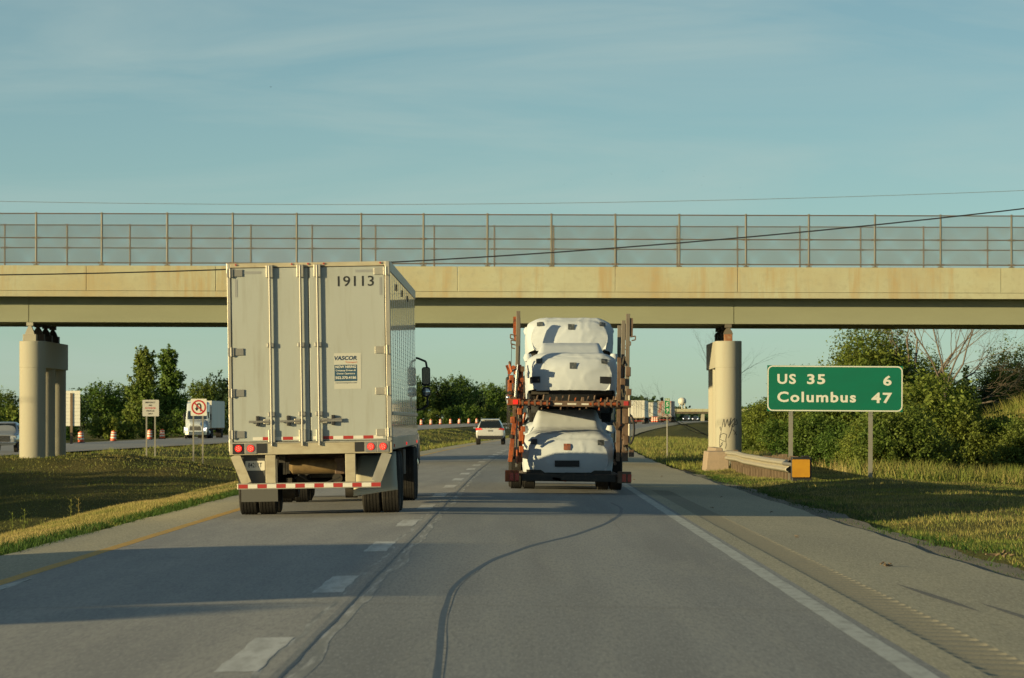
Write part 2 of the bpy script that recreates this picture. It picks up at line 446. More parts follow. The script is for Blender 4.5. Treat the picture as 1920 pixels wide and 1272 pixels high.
PICKUP = M('silver_grey_paint', (0.34, 0.36, 0.38), 0.28, 0.4, coat=0.8)
TRACTOR_B = M('pale_blue_cab_paint', (0.52, 0.57, 0.62), 0.3, coat=0.5)
TRACTOR_D = M('dark_blue_cab_paint', (0.045, 0.065, 0.085), 0.3, coat=0.6)
SIGN_G = M('highway_sign_green', (0.004, 0.155, 0.095), 0.5, spec=0.35, space='Object', var=[((1.2, 1, 3), (0.006, 0.135, 0.085), 0.4, 0.66, 0.7)])
SIGN_W = M('sign_white', (0.68, 0.68, 0.62), 0.5)
SIGN_GREY = M('sign_back_grey', (0.40, 0.41, 0.40), 0.5, 0.3)
SIGN_RED = M('sign_red', (0.45, 0.03, 0.03), 0.5)
SIGN_YEL = M('marker_yellow', (0.50, 0.25, 0.012), 0.55, var=[((3, 3, 3), (0.44, 0.21, 0.012), 0.45, 0.6, 0.8)])
WOOD = M('weathered_wood_post', (0.18, 0.13, 0.085), 0.9, var=[((8, 8, 1.5), (0.10, 0.07, 0.045), 0.45, 0.65, 0.8)])
RAIL = M('guardrail_galvanised', (0.44, 0.41, 0.33), 0.5, 0.25, space='Position', var=[((4, 1, 4), (0.44, 0.38, 0.27), 0.45, 0.62, 0.8), ((3, 2, 9), (0.30, 0.19, 0.11), 0.64, 0.74, 0.7)])
BLOCKC = M('barrier_concrete', (0.36, 0.275, 0.205), 0.85, space='Position', var=[(5.0, (0.30, 0.24, 0.18), 0.45, 0.65, 0.8)], bump=(12.0, 0.4, 0.02))
BARREL_O = M('barrel_orange', (0.62, 0.095, 0.025), 0.5)
TOWER_W = M('water_tower_white', (0.62, 0.61, 0.55), 0.5)
CABLE = M('black_cable', (0.018, 0.02, 0.022), 0.6)
GREYWIRE = M('grey_wire', (0.16, 0.17, 0.17), 0.6)
BIRD = M('dark_feathers', (0.03, 0.03, 0.03), 0.8)
GRAFFITI = M('black_spray_paint', (0.045, 0.045, 0.045), 0.7)

# ------------------------------------------------------------------ lie of the land
def bend(Y):                       # the highway bears right beyond the overpass
    Y = np.asarray(Y, dtype=float)
    return 5.1e-5 * np.clip(Y - 112, 0, None) ** 2
def grade(Y):                      # and climbs gently in the distance
    t = np.clip((np.asarray(Y, dtype=float) - 380) / 620, 0, 1)
    return 1.55 * t * t * (3 - 2 * t)
def pave_z(u):                     # crowned carriageway
    u = np.asarray(u, dtype=float)
    z = -0.016 * np.abs(u + 1.5)
    z = z - 0.004 * np.clip(u - 2.6, 0, None) - 0.02 * np.clip(-5.1 - u, 0, None)
    return z
OPP0, OPP1 = -31.5, -46.5          # the opposite carriageway
def opp_lift(Y):                   # opposite carriageway raised near the camera to lengthen the unseen semi's shadow
    t = np.clip((190 - np.asarray(Y, dtype=float)) / 110, 0, 1)
    return 2.0 * t * t * (3 - 2 * t)
def opp_z(u):
    return -0.42 - 0.012 * np.abs(np.asarray(u, dtype=float) + 38)
PU = [-600, -140, -75, -58, -50, -47.2, -46.4, -31.6, -30.5, -28, -18.5, -15.5, -12.5, -8.9, -7.6, -6.45, -6.1, -5.6, 4.5, 4.95, 5.3, 6.3, 8.8, 11.5, 14.5, 20, 60, 160, 700]
PZ = [-1.5, -0.6, -0.2, -0.5, -0.75, -0.62, -0.75, -0.75, -0.56, -0.75, -2.25, -2.45, -1.95, -0.42, -0.20, -0.10, -0.17, -0.35, -0.4, -0.20, -0.17, -0.17, -0.06, -0.22, -0.42, -0.15, 0.2, 0.3, 0.0]
def embank(X, Y):
    """fills that carry the overpass road down to the fields on either side"""
    def fill(x_edge, sgn):
        dx = np.clip((x_edge - X) * sgn, 0, None)
        dy = np.clip(np.abs(Y - 161) - 5.0, 0, None)
        d = np.hypot(dx, dy)
        return 6.4 - 0.50 * d
    return np.maximum(fill(27.0, 1), fill(-66.0, -1))
def ground_z(X, Y, rough=True):
    X = np.asarray(X, dtype=float); Y = np.asarray(Y, dtype=float)
    u = X - bend(Y)
    z = np.interp(u, PU, PZ) + grade(Y) + opp_lift(Y) * np.clip((-20 - u) / 11, 0, 1) * np.clip((u + 90) / 20, 0, 1)
    # emergency crossover across the median
    cross = -0.30 - 0.10 * np.clip(np.abs(Y - 216) - 9, 0, None)
    mid = (u < -6.5) & (u > -31)
    z = np.where(mid, np.maximum(z, np.minimum(cross, -0.25)), z)
    # raised ground round the median pier
    isle = 0.22 - 0.13 * np.hypot(np.clip(np.abs(X + 17.6) - 2.5, 0, None), np.clip(np.abs(Y - 161) - 6.5, 0, None) * 0.8)
    z = np.where(mid, np.maximum(z, isle), z)
    z = np.maximum(z, embank(X, Y))
    if rough:
        off = (u < -6.6) & (u > -31) | (u > 5.4) | (u < -47.5)
        b = 0.045 * np.sin(X * 1.7 + 0.6 * Y) * np.sin(Y * 0.43 - X) + 0.05 * np.sin(X * 0.45 + Y * 0.19 + 1.3)
        z = z + np.where(off, b, 0)
    return z
def gz(x, y):
    return float(ground_z(x, y))
def road_z(x, y):
    u = x - float(bend(y))
    return (float(pave_z(u)) if u > -8 else float(opp_z(u) + opp_lift(y))) + float(grade(y))

Ys = np.concatenate([np.arange(-60, 20, 4.0), np.arange(20, 130, 1.0), np.arange(130, 260, 2.0), np.arange(260, 520, 6.0), np.geomspace(520, 6000, 60)])
Us = np.concatenate([-np.geomspace(600, 60, 16), np.arange(-56, -28, 1.4), np.arange(-28, -5, 0.55), np.arange(-5, 4.9, 1.6), np.arange(4.9, 16, 0.45), np.arange(16, 34, 1.0), np.geomspace(34, 900, 24)])
def sheet(name, Yv, Uv, zf, mat, parent=None, follow=True, smooth=True, jit=None):
    U, Y = np.meshgrid(np.asarray(Uv, dtype=float), np.asarray(Yv, dtype=float))
    if jit is not None:
        U = U + jit(U, Y)
    X = U + (bend(Y) if follow else 0)
    Z = zf(X, U, Y)
    V = np.stack([X, Y, Z], -1).reshape(-1, 3)
    a, b = U.shape
    idx = np.arange(a * b).reshape(a, b)
    Fc = np.stack([idx[:-1, :-1], idx[:-1, 1:], idx[1:, 1:], idx[1:, :-1]], -1).reshape(-1, 4)
    return link(name, np_mesh(name, V, Fc, mat, smooth), parent)
# beyond the bend the sheet keeps straight so that it never folds over itself
def terrain(name):
    U, Y = np.meshgrid(Us, Ys)
    X = U + bend(np.minimum(Y, 2200))
    Z = ground_z(X, np.minimum(Y, 2200))
    V = np.stack([X, Y, Z], -1).reshape(-1, 3)
    a, b = U.shape
    idx = np.arange(a * b).reshape(a, b)
    Fc = np.stack([idx[:-1, :-1], idx[:-1, 1:], idx[1:, 1:], idx[1:, :-1]], -1).reshape(-1, 4)
    return tag(link(name, np_mesh(name, V, Fc, GROUND, True)), kind='structure')
terrain('ground')

# ------------------------------------------------------------------ carriageways
YR = np.concatenate([np.arange(-40, 260, 2.0), np.geomspace(260, 2300, 70)])
road = tag(link('highway', None), kind='structure')
zr = lambda X, U, Y: pave_z(U) + grade(Y)
def zlift(h):
    return lambda X, U, Y: np.where(U > -8, pave_z(U), opp_z(U) + opp_lift(Y)) + grade(Y) + h
sheet('left_lane', YR, [-5.12, -3.4, -1.5], zr, ROAD_L, road)
sheet('right_lane', YR, [-1.5, 0.4, 2.6], zr, ROAD_R, road)
sheet('shoulder', YR, [-6.25, -6.1, -5.12], zr, SHOULDER, road, jit=lambda U, Y: np.where(U < -6.2, 0.02 * np.sin(Y * 1.9) + 0.03 * np.sin(Y * 0.5), 0))
sheet('shoulder', YR, [2.6, 2.86], zr, SHOULDER, road)
sheet('shoulder', YR, [3.27, 4.0, 4.8, 5.0], zr, SHOULDER, road, jit=lambda U, Y: np.where(U > 4.9, 0.015 * np.sin(Y * 2.3) + 0.04 * np.sin(Y * 0.31 + 1) + 0.02 * np.sin(Y * 0.9), 0))
# milled rumble strip: one groove every 0.3 m
YG = np.arange(-10, 100, 0.05)
def zrum(X, U, Y):
    ph = ((Y + 0.08 * np.sin(Y * 1.7)) / 0.62) % 1.0
    dip = np.where(ph < 0.66, np.sin(ph / 0.66 * math.pi), 0) * 0.022
    bowl = np.sqrt(np.clip(1 - (np.abs(U - 3.065) / 0.195) ** 4, 0, 1))
    return pave_z(U) - dip * bowl
tag(sheet('rumble_strip', YG, [2.86, 2.872, 2.89, 2.92, 2.98, 3.065, 3.15, 3.21, 3.24, 3.258, 3.27], zrum, RUMBLE, road, smooth=False), kind='stuff')
sheet('shoulder', np.concatenate([[99.95], np.arange(102, 260, 2.0), np.geomspace(260, 2300, 70)]), [2.86, 3.27], zr, SHOULDER, road)
sheet('shoulder', [-40, -20, -10], [2.86, 3.27], zr, SHOULDER, road)
sheet('opposite_carriageway', YR, [OPP1, -43, -38, -34, OPP0], zlift(0.0), ROAD_L, road)
# painted lines
def edge_jit(a, f):
    return lambda U, Y: a * np.sin(Y * f + U * 40) + 0.6 * a * np.sin(Y * f * 2.7 + U * 90)
YL = np.concatenate([np.arange(-40, 130, 0.5), np.arange(130, 300, 3.0), np.geomspace(300, 2300, 60)])
sheet('edge_line', YL, [2.36, 2.53], zlift(0.0010), PAINT_W, road, jit=edge_jit(0.003, 1.1))
sheet('yellow_edge_line', YL, [-5.15, -4.98], zlift(0.0010), PAINT_Y, road, jit=edge_jit(0.004, 0.9))
for k in range(46):
    y0 = 26.4 + 12.19 * (k - 3)
    Yd = np.arange(y0, y0 + 4.3, 0.3)
    sheet('lane_dash', Yd, [-1.87, -1.74, -1.61], zlift(0.0022), PAINT_D, road, jit=edge_jit(0.008, 2.0 + k % 3))
sheet('edge_line', YL, [OPP0 - 1.25, OPP0 - 1.1], zlift(0.0010), PAINT_Y, road)
sheet('edge_line', YL, [-44.0, -43.85], zlift(0.0010), PAINT_W, road)
sheet('repair_patch', np.arange(28, 44.0, 0.6), [-4.93, -4.86, -4.82], zlift(0.0010), PAINT_W, road, jit=edge_jit(0.03, 0.8))
# longitudinal joint between the lanes: ragged tar with broken edges
def ragged(name, u, hw, y0, y1, step, mat, h, amp, seed, drift=0.05):
    rs = np.random.RandomState(seed)
    Y = np.arange(y0, y1, step)
    n = len(Y)
    sm = lambda a, k: np.convolve(np.pad(a, k, mode='edge'), np.ones(2 * k + 1) / (2 * k + 1), 'valid')
    c = u + drift * sm(rs.randn(n) * 3, 6)
    l = np.clip(hw + amp * sm(rs.randn(n) * 1.6, 1), 0.008, None)
    r = np.clip(hw + amp * sm(rs.randn(n) * 1.6, 1), 0.008, None)
    X = np.stack([c - l, c + r], 1)
    Z = pave_z(X) + grade(Y)[:, None] + h
    V = np.stack([X + bend(Y)[:, None], np.repeat(Y[:, None], 2, 1), Z], -1).reshape(-1, 3)
    i = np.arange(n - 1) * 2
    return link(name, np_mesh(name, V, np.stack([i, i + 1, i + 3, i + 2], 1), mat), road)
ragged('lane_joint', -1.47, 0.15, 0, 330, 1.2, JOINT, 0.0010, 0.03, 3, .004)
ragged('joint_sealant', -1.44, 0.007, 0, 330, 0.5, TAR, 0.0018, 0.008, 4, .006)
ragged('hairline_crack', 1.35, 0.004, 60, 110, 0.6, CRACKLINE, 0.0010, 0.002, 10, 0.006)
for yj in np.arange(18, 200, 18.3):                      # faint transverse slab joints
    b = MB(); b.box(-5.1, 2.5, yj, yj + 0.02, -0.001, 0.0)
    V = [(-5.0, yj), (-1.6, yj + 0.05), (-1.4, yj + 0.05), (2.5, yj)]
    mb = MB()
    for (x0, ya), (x1, yb) in zip(V[:-1], V[1:]):
        mb.add([(x0, ya, pave_z(x0) + .0012), (x1, yb, pave_z(x1) + .0012), (x1, yb + .035, pave_z(x1) + .0012), (x0, ya + .035, pave_z(x0) + .0012)], [(0, 1, 2, 3)])
    mb.build('slab_joint', CRACKLINE, road)
# the long sealed crack that wanders across the right lane
pts = np.array([(-0.50, 15), (-0.48, 22), (-0.51, 25.7), (-0.58, 30), (-0.64, 34.4), (-0.665, 38.7), (-0.60, 42.7), (-0.35, 48.5), (0.10, 54.3), (0.69, 59.5), (1.26, 66.9), (1.60, 73.5), (1.72, 79.0), (1.62, 84)])
Yc = np.arange(15, 84, 0.25)
Xc = np.interp(Yc, pts[:, 1], pts[:, 0])
Xc = np.convolve(np.pad(Xc, 7, mode='edge'), np.ones(15) / 15, 'valid') + 0.004 * np.sin(Yc * 0.9)
def ribbon(name, X, Y, hw, mat, h):
    hw = np.broadcast_to(hw, X.shape)
    P = np.stack([X - hw, X + hw], 1)
    V = np.stack([P, np.repeat(Y[:, None], 2, 1), pave_z(P) + h], -1).reshape(-1, 3)
    i = np.arange(len(Y) - 1) * 2
    return link(name, np_mesh(name, V, np.stack([i, i + 1, i + 3, i + 2], 1), mat), road)
slope = np.abs(np.gradient(Xc, Yc))
ribbon('sealed_crack', Xc, Yc, 0.026 + 0.12 * slope + 0.002 * np.sin(Yc * 1.3), TAR, 0.0010)
ribbon('crack_lip', Xc[:120] + 0.028 + 0.09 * slope[:120], Yc[:120], 0.006 + 0.003 * np.sin(Yc[:120] * 0.7), SPALL, 0.0018)
ribbon('dark_streak', np.linspace(3.62, 3.80, 30), np.linspace(43, 36.6, 30), 0.05 * np.sin(np.linspace(0.05, 3.1, 30)), STREAK, 0.0010)  # thin dark streaks lying along the right shoulder
ribbon('dark_streak', np.linspace(3.99, 4.12, 30), np.linspace(38.6, 33.5, 30), 0.045 * np.sin(np.linspace(0.05, 3.1, 30)), STREAK, 0.0010)
for (x, y, l, wd) in ():
    ribbon('oil_stain', x + 0.04 * np.sin(np.linspace(0, 5, 20) + x), np.linspace(y, y + l, 20), wd * np.sin(np.linspace(0.05, 3.1, 20)) * (0.7 + 0.3 * np.sin(np.linspace(0, 14, 20))), STREAK, 0.0010)
# gravel verge between the shoulder and the grass
tag(sheet('gravel_verge', np.arange(10, 150, 0.8), [4.9, 5.1, 5.35, 5.6], lambda X, U, Y: np.interp(U, [4.9, 5.05, 5.3, 6.05], [-0.175, -0.140, -0.150, -0.160]), GRAVEL, jit=lambda U, Y: np.where(U > 5.5, 0.05 * np.sin(Y * 0.9) + 0.12 * np.sin(Y * 0.23 + 2) - 0.004 * (Y - 60), 0)), kind='structure')

# ------------------------------------------------------------------ overpass
BY = 157.0                       # near edge of the nearest girder line
TILT = -0.0028                   # the deck falls slightly to the right
bridge = thing('overpass_bridge', 'concrete and steel overpass carrying a road across the whole highway', 'bridge', (0, BY, 0))
BX0, BX1 = -72.0, 40.0
def tz(x):
    return TILT * x
def slab(name, y0, y1, z0, z1, mat, x0=BX0, x1=BX1, parent=bridge, bevel=0):
    b = MB()
    vs = [(x, y, z + tz(x)) for x in (x0, x1) for y, z in ((y0, z0), (y1, z0), (y1, z1), (y0, z1))]
    b.add(vs, [(0, 1, 2, 3), (7, 6, 5, 4), (0, 4, 5, 1), (1, 5, 6, 2), (2, 6, 7, 3), (3, 7, 4, 0)])
    return b.build(name, mat, parent, bevel=bevel)
FRONT = -0.75                    # parapet face stands proud of the fascia girder
slab('deck', FRONT + 0.02, 8.98, 5.90, 6.08, CONC)
slab('deck_edge', FRONT - 0.025, FRONT + 0.30, 5.885, 6.085, CONC)
slab('deck_edge', 8.7, 9.025, 5.885, 6.085, CONC)
edges = [BX0, -60, -48, -36.2, -24.6, -15.6, -11.0, -2.4, 3.2, 7.55, 16.9, 22.2, 31.0, BX1]
for a, b_ in zip(edges[:-1], edges[1:]):
    slab('parapet', FRONT, FRONT + 0.27, 6.095, 6.99, CONC, a + .006, b_ - .006, bevel=0.015)
    slab('parapet', 8.72, 9.0, 6.095, 6.99, CONC, a + .006, b_ - .006)
PIERS = [-42.45, -17.6, 7.25]
gx = [BX0, -42.45, -17.75, 7.45, BX1]
for k, gy in enumerate((0.0, 2.55, 5.1, 7.65)):
    mt = GIRDER
    for a, b_ in zip(gx[:-1], gx[1:]):
        a += 0.012; b_ -= 0.012
        g = slab('girder', gy + 0.17, gy + 0.21, 5.04, 5.86, mt, a, b_)
        slab('bottom_flange', gy + 0.0, gy + 0.38, 4.99, 5.037, mt, a, b_, parent=g)
        slab('top_flange', gy + 0.02, gy + 0.36, 5.862, 5.897, mt, a, b_, parent=g)
for gy in (1.4, 3.9, 6.5):
    for px in PIERS:
        slab('cross_frame', gy - 1.0, gy + 1.0, 5.2, 5.6, UNDER, px - .06, px + .06)
def stadium(cx, y0, y1, r, n=14):
    pts = []
    for i in range(n + 1):
        t = math.pi + math.pi * i / n
        pts.append((cx + r * math.cos(t), y0 + r + r * math.sin(t)))
    for i in range(n + 1):
        t = math.pi * i / n
        pts.append((cx + r * math.cos(t), y1 - r + r * math.sin(t)))
    return pts
for pi, px in enumerate(PIERS):
    zb = -2.8
    pier = bridge
    cz0, cz1 = 3.40, 4.36
    MB().prism(stadium(px, -0.35, 8.2, 0.475), 'z', cz0, cz1).build('pier_cap', PIERC, bridge, smooth=True, bevel=0.02)
    for cy in (0.125, 3.95, 7.72):
        cr = 0.47 if cy < 1 else 0.40
        prof = [(0.0, zb), (cr, zb), (cr, cz0 + 0.002 if cy > 1 else cz1 - 0.02)]
        MB().lathe_z(prof, 32, (px, cy)).build('column', PIERC, bridge, smooth=True)
    for k, gy in enumerate((0.19, 2.74, 5.29, 7.84)):
        near = (k == 0)
        mt = (RUST if px > 0 else PIERC) if near else DARKSTEEL
        yb = min(max(gy, 0.02), 7.75)
        MB().box(px - 0.34 if px < 0 else px - .15, px + 0.14, yb - 0.22, yb + 0.22, cz1 - .005, cz1 + 0.24 + 0.06 * (k > 0)).build('bearing_pedestal', mt, bridge, bevel=0.015)
        top = 4.985 + tz(px)
        c = px - 0.10 if px < 0 else px - 0.005
        zz = cz1 + 0.24 + 0.06 * (k > 0)
        MB().loft([[(c + sx * wx, yb + sy * wy, z) for sx, sy in ((-1, -1), (1, -1), (1, 1), (-1, 1))] for z, wx, wy in ((zz, .17, .17), (zz + .12, .13, .14), (top - .13, .05, .12), (top - .125, .12, .16), (top, .12, .16))]).build('rocker_bearing', (GALV_BROWN if px > 0 else PIERC) if near else DARKSTEEL, bridge)
# graffiti tag sprayed on the right-hand column, standing a few millimetres off the concrete
def on_column(s, z, px=7.25, cy=0.125, r=0.4735):
    a = R(-90) + s / r
    return (px + r * math.cos(a), cy + r * math.sin(a), z)
gcol = 7.25
strokes = [[(-.33, .9), (-.30, 1.15), (-.18, 1.62), (-.16, 1.25), (-.06, 1.60), (-.02, 1.30), (.08, 1.66), (.02, 1.35)],
           [(.0, 1.28), (.10, 1.50), (.22, 1.62), (.20, 1.45), (.08, 1.32), (.16, 1.30), (.30, 1.58), (.34, 1.40), (.18, 1.36)],
           [(.12, 1.38), (.08, 1.18), (.02, 1.02), (-.03, .90)], [(.14, 1.20), (.22, 1.10), (.30, 1.00)], [(.28, 1.14), (.18, 1.02)],
           [(-.36, 1.00), (-.20, 1.07), (-.08, 1.02), (-.12, .85), (-.10, .66), (-.13, .52)], [(-.36, 1.0), (-.37, .75), (-.36, .55), (-.28, .70), (-.22, .75)],
           [(-.34, .86), (-.24, .80), (-.14, .78)], [(-.36, 1.24), (-.34, 1.32), (-.31, 1.16)], [(-.32, .58), (-.24, .68), (-.30, .72)]]
gb = MB()
for st in strokes:
    fine = []
    for (a0, z0), (a1, z1) in zip(st[:-1], st[1:]):
        for q in range(6):
            t = q / 6
            fine.append((a0 + (a1 - a0) * t, z0 + (z1 - z0) * t))
    fine.append(st[-1])
    sm = [fine[0]] + [((fine[i - 1][0] + fine[i][0] + fine[i + 1][0]) / 3, (fine[i - 1][1] + fine[i][1] + fine[i + 1][1]) / 3) for i in range(1, len(fine) - 1)] + [fine[-1]]
    hw = 0.011
    for (a0, z0), (a1, z1) in zip(sm[:-1], sm[1:]):
        dx, dz = a1 - a0, z1 - z0
        l = math.hypot(dx, dz) or 1
        nx, nz_ = -dz / l * hw, dx / l * hw
        gb.add([on_column(a0 - nx, z0 - nz_), on_column(a1 - nx, z1 - nz_), on_column(a1 + nx, z1 + nz_), on_column(a0 + nx, z0 + nz_)], [(0, 1, 2, 3)])
gb.build('graffiti', GRAFFITI, bridge)

# chain-link fences on both parapets
def fence(name, label, y_loc, post_x, ztop, rails, mt_post, post_r, group):
    root = thing(name, label, 'fence', (0, BY + y_loc, 0), group=group)
    post = MB().cyl((0, 0, 6.93), (0, 0, ztop + 0.03), post_r, n=8).box(-0.09, 0.09, -0.09, 0.09, 6.992, 7.03).mesh('post', mt_post, True)
    clamp = MB().box(-0.13, 0.13, -0.06, 0.06, -0.03, 0.03).mesh('clamp', GALV_BROWN)
    for x in post_x:
        p = link('post', post, root, (x, 0, tz(x)))
        for zc in rails[1:]:
            link('clamp', clamp, p, (0, 0, zc))
    for zc in rails:
        b = MB().cyl((BX0, -0.02, zc + tz(BX0)), (BX1, -0.02, zc + tz(BX1)), 0.021, n=6)
        b.build('rail', GALV_BROWN, root, smooth=True)
    # woven wire: two families of diagonal wires
    hgt = ztop - 7.06
    xs = np.arange(BX0, BX1, 0.080)
    V = []; Fc = []
    hw = 0.0072
    n = 0
    for sgn, off in ((1, 0.004), (-1, -0.004)):
        x0 = xs; x1 = xs + sgn * hgt * 0.95
        for xa, xb in ((x0, x1),):
            za = 7.06 + tz(xa); zb_ = ztop + tz(xb)
            a = np.stack([xa - hw, np.full_like(xa, off), za], 1); b = np.stack([xa + hw, np.full_like(xa, off), za], 1)
            c = np.stack([xb + hw, np.full_like(xa, off), zb_], 1); d = np.stack([xb - hw, np.full_like(xa, off), zb_], 1)
            e = np.stack([xa, np.full_like(xa, off - hw * 1.6), za], 1); f_ = np.stack([xb, np.full_like(xa, off - hw * 1.6), zb_], 1)
            k = len(xa)
            V += [a, b, c, d, e, f_]
            i = np.arange(k)
            Fc += [np.stack([n + i, n + k + i, n + 2 * k + i, n + 3 * k + i], 1), np.stack([n + k + i, n + 4 * k + i, n + 5 * k + i, n + 2 * k + i], 1), np.stack([n + 4 * k + i, n + i, n + 3 * k + i, n + 5 * k + i], 1)]
            n += 6 * k
    tag(link('chain_link_mesh', np_mesh('chain_link_mesh', np.concatenate(V), np.concatenate(Fc), MESHWIRE), root), kind='stuff')
    return root
def posts_from(px_list, Y, step):
    xs = [(p - 985) * Y / F_PX for p in px_list]
    while xs[0] > BX0 + 3: xs.insert(0, xs[0] - step)
    while xs[-1] < BX1 - 3: xs.append(xs[-1] + step)
    return xs
fence('chain_link_fence', 'chain link fence along the near parapet of the overpass, with pale upright posts', -0.58,
      posts_from([67, 190, 313, 436, 556, 677, 794, 914, 1034, 1154, 1274, 1399, 1517, 1641, 1764, 1897], BY - .6, 2.29), 8.86, [8.84, 7.975, 7.09], POSTS, 0.036, 'fences on the overpass')
fence('chain_link_fence', 'lower seeming chain link fence on the far parapet of the overpass, with brown posts', 8.62,
      posts_from([8, 125, 243, 358, 470, 585, 704, 814, 927, 1038, 1155, 1270, 1383, 1500, 1614, 1732, 1852], BY + 8.6, 2.35), 8.86, [8.84, 7.98, 7.09], GALV_BROWN, 0.032, 'fences on the overpass')

# cables crossing the highway
def cable(label, name, pts, Y, r, mat, n=60):
    xs = np.array([(p[0] - 985) * Y / F_PX for p in pts]); zs = np.array([CAM_H + (790 - p[1]) * Y / F_PX for p in pts])
    c = np.polyfit(xs, zs, 2)
    X = np.linspace(-60, 60, n)
    b = MB(); q = [(x, Y, float(np.polyval(c, x))) for x in X]
    b.path(q, r, 5)
    tag(b.build(name, mat), label, 'cable')
cable('thick black cable sagging in front of the overpass parapet and rising to the right', 'overhead_cable', [(0, 516), (430, 505), (750, 490), (1250, 459), (1920, 391)], 141.0, 0.022, CABLE)
cable('thin grey wire strung high above the overpass fence', 'overhead_cable', [(0, 378), (500, 382), (900, 383), (1400, 375), (1920, 357)], 205.0, 0.011, GREYWIRE)

# ------------------------------------------------------------------ vehicles: shared pieces
_mesh_cache = {}
def cached(key, fn):
    if key not in _mesh_cache:
        _mesh_cache[key] = fn()
    return _mesh_cache[key]
def tyre_mesh(r, wd, ribs=5):
    def mk():
        prof = [(-wd * .34, r * .55), (-wd * .47, r * .62), (-wd * .5, r * .80), (-wd * .47, r * .94), (-wd * .42, r * .985)]
        tw = wd * .84 / ribs
        for i in range(ribs):
            a = -wd * .42 + i * tw
            prof += [(a + tw * .08, r), (a + tw * .86, r)]
            if i < ribs - 1:
                prof += [(a + tw * .9, r * .972), (a + tw * 1.04, r * .972)]
        prof += [(wd * .42, r * .985), (wd * .47, r * .94), (wd * .5, r * .80), (wd * .47, r * .62), (wd * .34, r * .55)]
        return MB().lathe_x(prof, 36).mesh('wheel', TYRE, True, 35)
    return cached(('tyre', r, wd, ribs), mk)
def rim_mesh(r, wd, mat):
    def mk():
        prof = [(-wd * .30, 0.0), (-wd * .30, r * .20), (-wd * .22, r * .24), (-wd * .18, r * .46), (-wd * .36, r * .52), (-wd * .36, r * .57), (wd * .36, r * .57), (wd * .36, r * .52), (wd * .18, r * .46), (wd * .22, r * .24), (wd * .30, r * .20), (wd * .30, 0.0)]
        return MB().lathe_x(prof, 24).mesh('rim', mat, True, 35)
    return cached(('rim', r, wd, mat.name), mk)
def wheel(parent, x, y, r, wd, rim=STEEL, ribs=5):
    t = link('wheel', tyre_mesh(r, wd, ribs), parent, (x, y, r))
    link('rim', rim_mesh(r, wd, rim), t)
    return t
def disc(mb, x, y, z, r, d, n=16):
    return mb.cyl((x, y, z), (x, y + d, z), r, n=n)

